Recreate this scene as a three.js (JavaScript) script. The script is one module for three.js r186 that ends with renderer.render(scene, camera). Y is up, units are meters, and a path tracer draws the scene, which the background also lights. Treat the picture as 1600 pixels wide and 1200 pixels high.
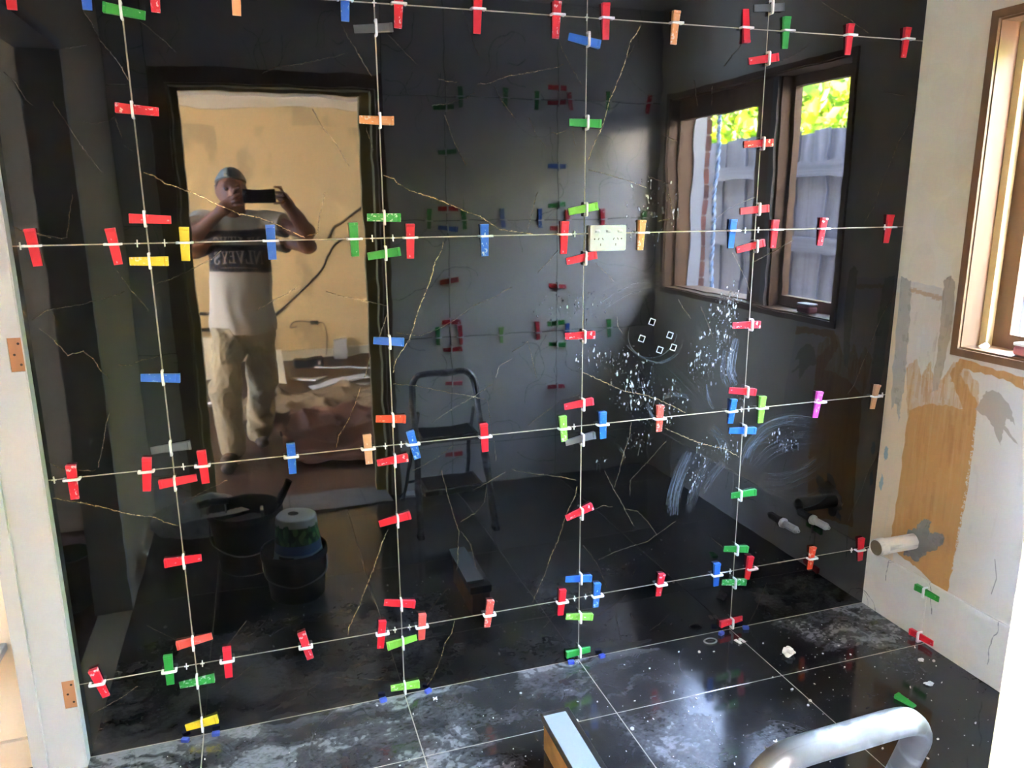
import * as THREE from 'three';
import { RoundedBoxGeometry } from 'three/addons/geometries/RoundedBoxGeometry.js';
import { mergeGeometries } from 'three/addons/utils/BufferGeometryUtils.js';

// ---------------------------------------------------------------- camera, sky, sun, exposure
const scene = new THREE.Scene();
const camera = new THREE.PerspectiveCamera((2 * Math.atan(600 / 1215) * 180) / Math.PI, 4 / 3, 0.02, 100);
camera.position.set(0.2545, 1.5377, 2.1973);
camera.rotation.order = 'YXZ';
camera.rotation.set(-0.23202, -0.31536, -0.00756);

const SUN = new THREE.Vector3(-0.52, 0.42, 0.74).normalize();
// bright, lightly hazed sky of one even tone
scene.background = new THREE.Color().setRGB(0.66, 0.87, 1.36);
scene.backgroundIntensity = 7.0;
const sun = new THREE.DirectionalLight(0xffead0, 80);
sun.name = 'sun';
sun.position.copy(SUN).multiplyScalar(20).add(new THREE.Vector3(0.5, 1, 2.5));
sun.target.position.set(0.5, 1, 2.5);
sun.castShadow = true;
sun.shadow.mapSize.set(4096, 4096);
Object.assign(sun.shadow.camera, { left: -9, right: 9, top: 9, bottom: -9, near: 1, far: 45 });
scene.add(sun, sun.target);

const renderer = new THREE.WebGLRenderer({ antialias: true });
renderer.toneMapping = THREE.LinearToneMapping;
renderer.toneMappingExposure = 21;
renderer.shadowMap.enabled = true;
// ---------------------------------------------------------------- helpers
function rng(seed) { let a = seed >>> 0; return () => { a = (a + 0x6d2b79f5) | 0; let t = Math.imul(a ^ (a >>> 15), 1 | a); t = (t + Math.imul(t ^ (t >>> 7), 61 | t)) ^ t; return ((t ^ (t >>> 14)) >>> 0) / 4294967296; }; }
const V3 = (x, y, z) => new THREE.Vector3(x, y, z);
const hash2 = (x, y, s) => { let h = Math.imul(x, 374761393) ^ Math.imul(y, 668265263) ^ Math.imul(s, 2147483647 ^ 0x9e3779b9); h = Math.imul(h ^ (h >>> 13), 1274126177); return ((h ^ (h >>> 16)) >>> 0) / 4294967296; };
function vnoise(x, y, s = 1) { const ix = Math.floor(x), iy = Math.floor(y), fx = x - ix, fy = y - iy, u = fx * fx * (3 - 2 * fx), v = fy * fy * (3 - 2 * fy); const a = hash2(ix, iy, s), b = hash2(ix + 1, iy, s), c = hash2(ix, iy + 1, s), d = hash2(ix + 1, iy + 1, s); return a + (b - a) * u + (c - a) * v + (a - b - c + d) * u * v; }
function fbm(x, y, o = 4, s = 1) { let t = 0, a = 0.5, n = 0; for (let i = 0; i < o; i++) { t += a * vnoise(x, y, s + i); n += a; x *= 2.03; y *= 2.03; a *= 0.5; } return t / n; }
const hash3 = (x, y, z) => hash2(x + z * 57, y - z * 131, z + 7);
function noise3(x, y, z) { const ix = Math.floor(x), iy = Math.floor(y), iz = Math.floor(z), f = (t) => t * t * (3 - 2 * t), u = f(x - ix), v = f(y - iy), w = f(z - iz), L = (a, b, t) => a + (b - a) * t; const q = (k) => L(L(hash3(ix, iy, iz + k), hash3(ix + 1, iy, iz + k), u), L(hash3(ix, iy + 1, iz + k), hash3(ix + 1, iy + 1, iz + k), u), v); return L(q(0), q(1), w) * 2 - 1; }
const clamp = (v, a = 0, b = 1) => Math.min(b, Math.max(a, v)), smooth = (a, b, v) => { const t = clamp((v - a) / (b - a)); return t * t * (3 - 2 * t); };

const used = {};
function numbered(name) { used[name] = (used[name] ?? -1) + 1; return used[name] ? name + '_' + String(used[name]).padStart(3, '0') : name; }
function tag(o, label, category, group, kind) { o.userData.label = label; if (category) o.userData.category = category; if (group) o.userData.group = group; if (kind) o.userData.kind = kind; return o; }
function mesh(name, geo, mat, parent) { const m = new THREE.Mesh(geo, mat); m.name = parent ? name : numbered(name); m.castShadow = m.receiveShadow = true; (parent ?? scene).add(m); return m; }
function thing(name, label, category, [x, y, z] = [0, 0, 0], group) { const g = new THREE.Group(); g.name = numbered(name); g.position.set(x, y, z); scene.add(g); return tag(g, label, category, group); }
function structGroup(name, label) { const g = new THREE.Group(); g.name = numbered(name); scene.add(g); return tag(g, label, null, null, 'structure'); }
function struct(name, geo, mat, label) { return tag(mesh(name, geo, mat), label, null, null, 'structure'); }

const M = (o) => new THREE.MeshStandardMaterial({ roughness: 0.8, ...o });
const MP = (o) => new THREE.MeshPhysicalMaterial({ roughness: 0.5, ...o });
function canvas(w, h, draw) { const c = document.createElement('canvas'); c.width = w; c.height = h; const g = c.getContext('2d'); draw(g, w, h); return c; }
function ctex(c, srgb = true, repeat) { const t = new THREE.CanvasTexture(c); if (srgb) t.colorSpace = THREE.SRGBColorSpace; t.wrapS = t.wrapT = THREE.RepeatWrapping; if (repeat) t.repeat.set(repeat[0], repeat[1]); t.needsUpdate = true; return t; }
function pixelTex(w, h, f, srgb = true) { const d = new Uint8Array(w * h * 4); for (let y = 0; y < h; y++) for (let x = 0; x < w; x++) { const c = f(x / w, y / h, x, y), i = (y * w + x) * 4; d[i] = clamp(c[0]) * 255; d[i + 1] = clamp(c[1]) * 255; d[i + 2] = clamp(c[2]) * 255; d[i + 3] = 255; } const t = new THREE.DataTexture(d, w, h); if (srgb) t.colorSpace = THREE.SRGBColorSpace; t.wrapS = t.wrapT = THREE.RepeatWrapping; t.magFilter = THREE.LinearFilter; t.needsUpdate = true; return t; }
function floatTex(w, h, f) { const d = new Float32Array(w * h * 4); for (let y = 0; y < h; y++) for (let x = 0; x < w; x++) { const v = f(x / w, y / h), i = (y * w + x) * 4; d[i] = d[i + 1] = d[i + 2] = v; d[i + 3] = 1; } const t = new THREE.DataTexture(d, w, h, THREE.RGBAFormat, THREE.FloatType); t.wrapS = t.wrapT = THREE.RepeatWrapping; t.magFilter = THREE.LinearFilter; t.needsUpdate = true; return t; }
// uv in metres from position, along the two axes that lie in each face
function metreUV(g) { g = g.index ? g.toNonIndexed() : g; const p = g.attributes.position, n = g.attributes.normal, uv = new Float32Array(p.count * 2); for (let i = 0; i < p.count; i++) { const ax = Math.abs(n.getX(i)), ay = Math.abs(n.getY(i)), az = Math.abs(n.getZ(i)); if (ax >= ay && ax >= az) { uv[2 * i] = p.getZ(i); uv[2 * i + 1] = p.getY(i); } else if (ay >= az) { uv[2 * i] = p.getX(i); uv[2 * i + 1] = p.getZ(i); } else { uv[2 * i] = p.getX(i); uv[2 * i + 1] = p.getY(i); } } g.setAttribute('uv', new THREE.BufferAttribute(uv, 2)); return g; }
function box(x0, x1, y0, y1, z0, z1) { const g = new THREE.BoxGeometry(x1 - x0, y1 - y0, z1 - z0); g.translate((x0 + x1) / 2, (y0 + y1) / 2, (z0 + z1) / 2); return metreUV(g); }
function rbox(w, h, d, r, x = 0, y = 0, z = 0, s = 2) { const g = new RoundedBoxGeometry(w, h, d, s, r); g.translate(x, y, z); return metreUV(g); }
const merge = (a) => mergeGeometries(a.map((g) => { g = g.index ? g.toNonIndexed() : g; for (const k of Object.keys(g.attributes)) if (!['position', 'normal', 'uv'].includes(k)) g.deleteAttribute(k); return g; }));
// a surface through a list of quads, flat shaded; map() places (u, v, w) in the world, uvOf() gives texture coordinates
class Quads {
  constructor() { this.p = []; this.n = []; this.t = []; }
  tri(a, b, c, uv, na, nb, nc) { const n = V3().crossVectors(b.clone().sub(a), c.clone().sub(a)).normalize(); for (const [q, m] of [[a, na], [b, nb], [c, nc]]) { this.p.push(q.x, q.y, q.z); const k = m ?? n; this.n.push(k.x, k.y, k.z); this.t.push(...uv(q)); } }
  quad(a, b, c, d, uv, ns = []) { this.tri(a, b, c, uv, ns[0], ns[1], ns[2]); this.tri(a, c, d, uv, ns[0], ns[2], ns[3]); }
  geo() { const g = new THREE.BufferGeometry(); g.setAttribute('position', new THREE.Float32BufferAttribute(this.p, 3)); g.setAttribute('normal', new THREE.Float32BufferAttribute(this.n, 3)); g.setAttribute('uv', new THREE.Float32BufferAttribute(this.t, 2)); return g; }
}
// a tile u0..u1 x v0..v1 with a chamfered face at w = depth; O + u U + v V + w N with U x V = N; bow bends the face along v
function tileGeo(O, U, V, N, u0, u1, v0, v1, depth, uvOf, c = 0.0007, bow = 0) {
  const at = (u, v, w) => O.clone().addScaledVector(U, u).addScaledVector(V, v).addScaledVector(N, w), q = new Quads();
  const lo = [[u0, v0], [u1, v0], [u1, v1], [u0, v1]], hi = [[u0 + c, v0 + c], [u1 - c, v0 + c], [u1 - c, v1 - c], [u0 + c, v1 - c]];
  if (!bow) q.quad(...hi.map(([u, v]) => at(u, v, depth)), uvOf);
  else {
    const k = 14, vs = []; for (let i = 0; i <= k; i++) { const s = i / k, v = v0 + c + (v1 - v0 - 2 * c) * s, t = 2 * s - 1; vs.push([v, depth - bow * t * t, (bow * 4 * t) / (v1 - v0)]); }
    for (let i = 0; i < k; i++) { const [va, wa, sa] = vs[i], [vb, wb, sb] = vs[i + 1], na = N.clone().addScaledVector(V, sa).normalize(), nb = N.clone().addScaledVector(V, sb).normalize(); q.quad(at(u0 + c, va, wa), at(u1 - c, va, wa), at(u1 - c, vb, wb), at(u0 + c, vb, wb), uvOf, [na, na, nb, nb]); }
  }
  const b0 = (v) => (bow ? depth - bow * ((2 * (v - v0)) / (v1 - v0) - 1) ** 2 : depth);
  for (let i = 0; i < 4; i++) { const j = (i + 1) % 4; if (bow && i % 2) { q.quad(at(...lo[i], 0), at(...lo[j], 0), at(...lo[j], b0(lo[j][1]) - c), at(...lo[i], b0(lo[i][1]) - c), uvOf); continue; } q.quad(at(...lo[i], b0(lo[i][1]) - c), at(...lo[j], b0(lo[j][1]) - c), at(...hi[j], b0(lo[j][1])), at(...hi[i], b0(lo[i][1])), uvOf); q.quad(at(...lo[i], 0), at(...lo[j], 0), at(...lo[j], b0(lo[j][1]) - c), at(...lo[i], b0(lo[i][1]) - c), uvOf); }
  return q.geo();
}
// sweep an oval section along a curve; rn lies in the plane across `side`
function sweep(points, rn, rb, side, seg = 60, rad = 12, closed = false) {
  const curve = new THREE.CatmullRomCurve3(points.map((p) => V3(...p)), closed, 'centripetal'), pos = [], nor = [], uv = [], idx = [], L = curve.getLength();
  for (let i = 0; i <= seg; i++) { const P = curve.getPointAt(i / seg), T = curve.getTangentAt(i / seg), B = side.clone().addScaledVector(T, -side.dot(T)).normalize(), N = V3().crossVectors(B, T); for (let j = 0; j <= rad; j++) { const a = (j / rad) * 2 * Math.PI, c = Math.cos(a), s = Math.sin(a); const q = P.clone().addScaledVector(N, rn * c).addScaledVector(B, rb * s), n = N.clone().multiplyScalar(c / rn).addScaledVector(B, s / rb).normalize(); pos.push(q.x, q.y, q.z); nor.push(n.x, n.y, n.z); uv.push((i / seg) * L, (j / rad) * 2 * Math.PI * rn); } }
  for (let i = 0; i < seg; i++) for (let j = 0; j < rad; j++) { const a = i * (rad + 1) + j, b = a + rad + 1; idx.push(a, a + 1, b, b, a + 1, b + 1); }
  const g = new THREE.BufferGeometry(); g.setAttribute('position', new THREE.Float32BufferAttribute(pos, 3)); g.setAttribute('normal', new THREE.Float32BufferAttribute(nor, 3)); g.setAttribute('uv', new THREE.Float32BufferAttribute(uv, 2)); g.setIndex(idx);
  const caps = []; for (const e of [0, 1]) { const P = curve.getPointAt(e), T = curve.getTangentAt(e).multiplyScalar(e ? 1 : -1), cg = []; for (let j = 0; j < rad; j++) { const k = (e ? seg : 0) * (rad + 1); const A = V3(...pos.slice((k + j) * 3, (k + j) * 3 + 3)), B = V3(...pos.slice((k + j + 1) * 3, (k + j + 1) * 3 + 3)); cg.push(e ? [P, B, A] : [P, A, B]); } const q = new Quads(); for (const [a, b, c] of cg) q.tri(a, b, c, () => [0, 0], T, T, T); caps.push(q.geo()); }
  return closed ? g.toNonIndexed() : merge([g, ...caps]);
}
const tube = (pts, r, seg = 40, rad = 8) => sweep(pts, r, r, V3(0.013, 0.021, 1).normalize(), seg, rad);
function lathe(profile, seg = 40) { return new THREE.LatheGeometry(profile.map(([r, y]) => new THREE.Vector2(r, y)), seg); }
// naive surface nets over a signed distance field
function nets(sdf, min, max, h, uvOf) {
  const nx = Math.ceil((max[0] - min[0]) / h) + 1, ny = Math.ceil((max[1] - min[1]) / h) + 1, nz = Math.ceil((max[2] - min[2]) / h) + 1, f = new Float32Array(nx * ny * nz), id = (i, j, k) => i + nx * (j + ny * k);
  for (let k = 0; k < nz; k++) for (let j = 0; j < ny; j++) for (let i = 0; i < nx; i++) f[id(i, j, k)] = sdf(min[0] + i * h, min[1] + j * h, min[2] + k * h);
  const vid = new Int32Array(nx * ny * nz).fill(-1), pos = [], idx = [];
  for (let k = 0; k < nz - 1; k++) for (let j = 0; j < ny - 1; j++) for (let i = 0; i < nx - 1; i++) {
    let m = 0; const v = []; for (let c = 0; c < 8; c++) { v[c] = f[id(i + (c & 1), j + ((c >> 1) & 1), k + (c >> 2))]; if (v[c] < 0) m |= 1 << c; }
    if (m === 0 || m === 255) continue;
    let sx = 0, sy = 0, sz = 0, n = 0;
    for (let a = 0; a < 8; a++) for (const b of [1, 2, 4]) { const c = a | b; if (c === a) continue; if ((v[a] < 0) === (v[c] < 0)) continue; const t = v[a] / (v[a] - v[c]); sx += (a & 1) + (b === 1 ? t : 0); sy += ((a >> 1) & 1) + (b === 2 ? t : 0); sz += (a >> 2) + (b === 4 ? t : 0); n++; }
    vid[id(i, j, k)] = pos.length / 3; pos.push(min[0] + (i + sx / n) * h, min[1] + (j + sy / n) * h, min[2] + (k + sz / n) * h);
  }
  for (let k = 1; k < nz - 1; k++) for (let j = 1; j < ny - 1; j++) for (let i = 1; i < nx - 1; i++) {
    const a = f[id(i, j, k)] < 0;
    const face = (b, q) => { if (a === b) return; const w = q.map(([x, y, z]) => vid[id(i + x, j + y, k + z)]); if (w.some((x) => x < 0)) return; if (a) idx.push(w[0], w[1], w[2], w[0], w[2], w[3]); else idx.push(w[0], w[2], w[1], w[0], w[3], w[2]); };
    face(f[id(i + 1, j, k)] < 0, [[0, -1, -1], [0, 0, -1], [0, 0, 0], [0, -1, 0]]);
    face(f[id(i, j + 1, k)] < 0, [[-1, 0, -1], [-1, 0, 0], [0, 0, 0], [0, 0, -1]]);
    face(f[id(i, j, k + 1)] < 0, [[-1, -1, 0], [0, -1, 0], [0, 0, 0], [-1, 0, 0]]);
  }
  const nor = new Float32Array(pos.length), e = h * 0.6, uv = new Float32Array((pos.length / 3) * 2);
  for (let i = 0; i < pos.length; i += 3) { const [x, y, z] = [pos[i], pos[i + 1], pos[i + 2]]; const n = V3(sdf(x + e, y, z) - sdf(x - e, y, z), sdf(x, y + e, z) - sdf(x, y - e, z), sdf(x, y, z + e) - sdf(x, y, z - e)).normalize(); nor[i] = n.x; nor[i + 1] = n.y; nor[i + 2] = n.z; const t = uvOf ? uvOf(x, y, z) : [x, y]; uv[(i / 3) * 2] = t[0]; uv[(i / 3) * 2 + 1] = t[1]; }
  const g = new THREE.BufferGeometry(); g.setAttribute('position', new THREE.Float32BufferAttribute(pos, 3)); g.setAttribute('normal', new THREE.BufferAttribute(nor, 3)); g.setAttribute('uv', new THREE.BufferAttribute(uv, 2)); g.setIndex(idx); return g;
}
const smin = (a, b, k) => { const h = clamp(0.5 + (0.5 * (b - a)) / k); return b + (a - b) * h - k * h * (1 - h); };
// tapered capsule, its section flattened along z by fz
function cap(a, b, ra, rb, fz = 1) { const dx = b[0] - a[0], dy = b[1] - a[1], dz = (b[2] - a[2]) / fz, L = dx * dx + dy * dy + dz * dz || 1e-9; return (x, y, z) => { const px = x - a[0], py = y - a[1], pz = (z - a[2]) / fz, t = clamp((px * dx + py * dy + pz * dz) / L), qx = px - dx * t, qy = py - dy * t, qz = pz - dz * t; return (Math.sqrt(qx * qx + qy * qy + qz * qz) - (ra + (rb - ra) * t)) * Math.min(1, fz < 1 ? 0.5 + fz / 2 : 1); }; }
function ball(c, r) { return (x, y, z) => { const a = (x - c[0]) / r[0], b = (y - c[1]) / r[1], d = (z - c[2]) / r[2], k = Math.sqrt(a * a + b * b + d * d); return (k - 1) * Math.min(r[0], r[1], r[2]); }; }
function blend(list, k) { return (x, y, z) => { let d = list[0](x, y, z); for (let i = 1; i < list.length; i++) d = smin(d, list[i](x, y, z), k); return d; }; }
const shifted = (g, x, y, z) => { g.translate(-x, -y, -z); return g; };
const WEDGES = [["red","v",0,-0.227,2.04,-0.227,2.022,1.531,0.1],["blue","v",0,-0.071,2.04,-0.071,2.031,1.531,0.1],["red","v",0,0.077,2.04,0.077,2.035,1.531,0.1],["orange","v",0,0.262,2.04,0.262,2.039,1.531,0.1],["blue","v",0,0.527,2.04,0.527,2.041,1.531,0.1],["red","v",0,0.665,2.04,0.664,2.027,1.515,0.089],["red","v",0,0.88,2.04,0.879,2.025,1.538,0.092],["green","h",0,0,1.983,0.006,1.982,3.006,0.089],["red","h",0,0,1.759,0.01,1.76,3.068,0.095],["clear","h",1,0.602,1.978,0.596,1.977,0.086,0.105],["orange","h",1,0.602,1.748,0.594,1.749,-0.022,0.092],["red","v",0,1.111,2.04,1.108,2.027,1.539,0.094],["red","v",0,1.261,2.04,1.259,2.032,1.613,0.094],["blue","h",2,1.204,1.981,1.194,1.978,-0.185,0.093],["orange","v",0,1.484,2.04,1.482,2.028,1.527,0.092],["red","v",0,1.724,2.04,1.724,2.046,-1.517,0.093],["green","h",2,1.204,1.756,1.2,1.755,-0.022,0.093],["clear","h",3,1.806,2.103,1.802,2.102,0.078,0.102],["green","v",0,1.873,2.04,1.868,2.035,1.604,0.09],["red","h",3,1.806,1.957,1.793,1.955,0.154,0.104],["red","h",3,1.806,1.706,1.793,1.706,0.067,0.104],["red","v",0,2.109,2.04,2.107,2.028,1.593,0.09],["red","v",0,2.338,2.04,2.332,2.03,1.56,0.09],["red","v",1,-0.259,1.438,-0.256,1.434,1.638,0.089],["red","v",1,-0.08,1.438,-0.078,1.432,1.669,0.091],["red","h",0,0,1.499,0.012,1.498,3.088,0.094],["yellow","h",0,0,1.394,-0.002,1.393,-0.022,0.091],["yellow","v",1,0.087,1.438,0.087,1.434,1.525,0.087],["blue","h",0,0,1.089,-0.006,1.088,-0.075,0.093],["blue","v",1,0.299,1.438,0.3,1.434,1.571,0.092],["green","v",1,0.519,1.438,0.518,1.436,1.593,0.089],["green","h",1,0.602,1.494,0.602,1.494,-0.022,0.091],["green","h",1,0.602,1.397,0.598,1.395,0.131,0.092],["red","v",1,0.673,1.438,0.673,1.428,1.55,0.095],["blue","v",1,0.892,1.438,0.89,1.426,1.593,0.091],["blue","h",1,0.602,1.146,0.6,1.148,-0.104,0.086],["red","v",1,1.137,1.438,1.137,1.428,1.549,0.093],["lime","h",2,1.204,1.51,1.197,1.511,0.176,0.091],["red","h",2,1.204,1.365,1.194,1.366,0.189,0.096],["red","h",2,1.204,1.126,1.192,1.129,0.0,0.094],["orange","v",1,1.395,1.438,1.392,1.43,1.548,0.089],["blue","v",1,1.72,1.438,1.716,1.428,1.56,0.089],["red","h",3,1.806,1.504,1.794,1.502,0.086,0.105],["red","h",3,1.806,1.386,1.788,1.386,0.217,0.102],["red","h",3,1.806,1.129,1.791,1.128,-0.01,0.102],["red","v",1,1.882,1.438,1.876,1.424,1.582,0.092],["red","v",1,2.068,1.438,2.064,1.428,1.503,0.088],["red","v",1,2.344,1.438,2.34,1.432,1.528,0.093],["red","v",2,-0.245,0.836,-0.245,0.826,1.549,0.093],["red","v",2,-0.067,0.836,-0.067,0.826,1.464,0.094],["clear","h",0,0,0.894,0.0,0.894,0.075,0.106],["red","h",0,0,0.793,0.008,0.798,-3.068,0.095],["red","v",2,0.074,0.836,0.076,0.83,1.603,0.093],["blue","v",2,0.309,0.836,0.31,0.828,1.571,0.09],["scarlet","h",1,0.602,0.915,0.596,0.918,-0.081,0.086],["red","h",1,0.602,0.791,0.596,0.791,0.109,0.092],["tan","v",2,0.526,0.836,0.526,0.832,1.604,0.09],["blue","v",2,0.658,0.836,0.661,0.831,1.799,0.088],["red","v",2,0.881,0.836,0.88,0.831,1.625,0.092],["red","h",2,1.204,0.908,1.191,0.91,0.124,0.097],["lime","v",2,1.141,0.836,1.14,0.834,1.667,0.083],["clear","h",2,1.204,0.792,1.198,0.794,0.181,0.106],["blue","v",2,1.273,0.836,1.276,0.832,1.637,0.09],["salmon","v",2,1.479,0.836,1.48,0.835,1.582,0.09],["red","h",3,1.806,0.899,1.792,0.901,-0.128,0.102],["blue","v",2,1.751,0.836,1.756,0.834,1.513,0.087],["blue","h",3,1.806,0.763,1.802,0.761,-0.079,0.101],["green","h",3,1.806,0.525,1.823,0.527,0.043,0.094],["lime","v",2,1.873,0.836,1.874,0.829,1.571,0.094],["magenta","v",2,2.114,0.836,2.106,0.826,1.497,0.095],["tan","v",2,2.36,0.836,2.356,0.833,1.473,0.092],["red","h",1,0.602,0.599,0.595,0.603,0.193,0.094],["red","h",2,1.204,0.539,1.198,0.544,0.351,0.096],["red","h",0,0,0.562,-0.002,0.564,3.142,0.094],["red","v",3,-0.256,0.234,-0.251,0.231,1.811,0.093],["green","v",3,-0.07,0.234,-0.071,0.234,1.549,0.093],["salmon","h",0,0,0.307,0.004,0.312,-3.036,0.095],["green","h",0,0,0.184,-0.001,0.181,0.063,0.095],["red","v",3,0.086,0.234,0.087,0.225,1.55,0.098],["yellow","h",0,0,0.04,-0.001,0.042,0.142,0.092],["red","v",3,0.309,0.234,0.31,0.234,1.788,0.097],["red","h",1,0.602,0.321,0.598,0.324,-0.197,0.097],["red","v",3,0.54,0.234,0.537,0.228,1.466,0.096],["lime","h",1,0.602,0.187,0.6,0.19,-3.023,0.093],["salmon","v",3,0.664,0.234,0.665,0.23,1.516,0.091],["lime","h",1,0.602,0.03,0.604,0.032,0.0,0.092],["salmon","v",3,0.886,0.234,0.885,0.235,1.444,0.095],["red","v",3,1.139,0.234,1.138,0.23,1.508,0.095],["blue","h",2,1.204,0.308,1.198,0.306,-0.089,0.09],["blue","v",3,1.267,0.234,1.265,0.234,1.537,0.09],["lime","h",2,1.204,0.165,1.203,0.165,-0.158,0.095],["green","h",2,1.204,0.035,1.201,0.032,3.142,0.092],["red","v",3,1.509,0.234,1.506,0.231,1.467,0.086],["blue","v",3,1.731,0.234,1.732,0.232,1.604,0.09],["green","h",3,1.806,0.319,1.806,0.32,-0.135,0.097],["green","h",3,1.806,0.189,1.807,0.19,-0.119,0.093],["red","v",3,1.877,0.234,1.866,0.236,1.495,0.092],["red","h",3,1.806,0.029,1.806,0.034,-3.09,0.097],["scarlet","v",3,2.138,0.234,2.138,0.232,1.537,0.088],["red","v",3,2.357,0.234,2.364,0.232,1.657,0.093]];
const OPPOSITE = [["green","h",2,1.204,1.991],["green","v",0,1.279,2.04],["green","v",0,1.524,2.04],["green","v",0,1.689,2.04],["red","h",3,1.806,2.101],["red","v",0,1.872,2.04],["red","h",3,1.806,2.024],["green","v",0,2.093,2.04],["red","v",0,2.329,2.04],["green","h",2,1.204,1.779],["blue","h",3,1.806,1.712],["green","h",3,1.806,1.506],["red","h",2,1.204,1.496],["green","v",1,1.11,1.438],["green","v",1,1.291,1.438],["blue","h",2,1.204,1.4],["blue","v",1,1.504,1.438],["blue","v",1,1.71,1.438],["red","v",1,1.863,1.438],["red","h",3,1.806,1.396],["red","v",1,2.066,1.438],["green","v",1,2.316,1.438],["red","h",2,1.204,1.13],["red","h",2,1.204,0.912],["green","v",2,1.142,0.836],["red","v",2,1.256,0.836],["red","h",2,1.204,0.773],["lime","v",2,1.487,0.836],["red","h",2,1.204,0.585],["red","h",3,1.806,1.082],["green","h",3,1.806,0.879],["red","v",2,1.692,0.836],["blue","v",2,1.865,0.836],["green","h",3,1.806,0.761],["green","v",2,2.122,0.836],["red","h",3,1.806,0.514],["red","h",2,1.204,0.182]];
const SPACERS = [[-0.285,1.442],[-0.025,1.44],[0.039,1.439],[0.568,1.439],[0.625,1.438],[1.172,1.437],[1.767,1.437],[1.816,1.439],[-0.288,0.838],[0.025,0.841],[0.577,0.84],[0.624,0.843],[1.177,0.84],[1.795,0.836],[1.823,0.838],[-0.025,0.235],[0.018,0.237],[0.58,0.235],[0.626,0.238],[1.186,0.238],[1.226,0.238],[1.79,0.234],[2.323,0.236],[2.326,1.442],[2.392,0.837],[0.602,2.04],[1.202,2.038]];
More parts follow.
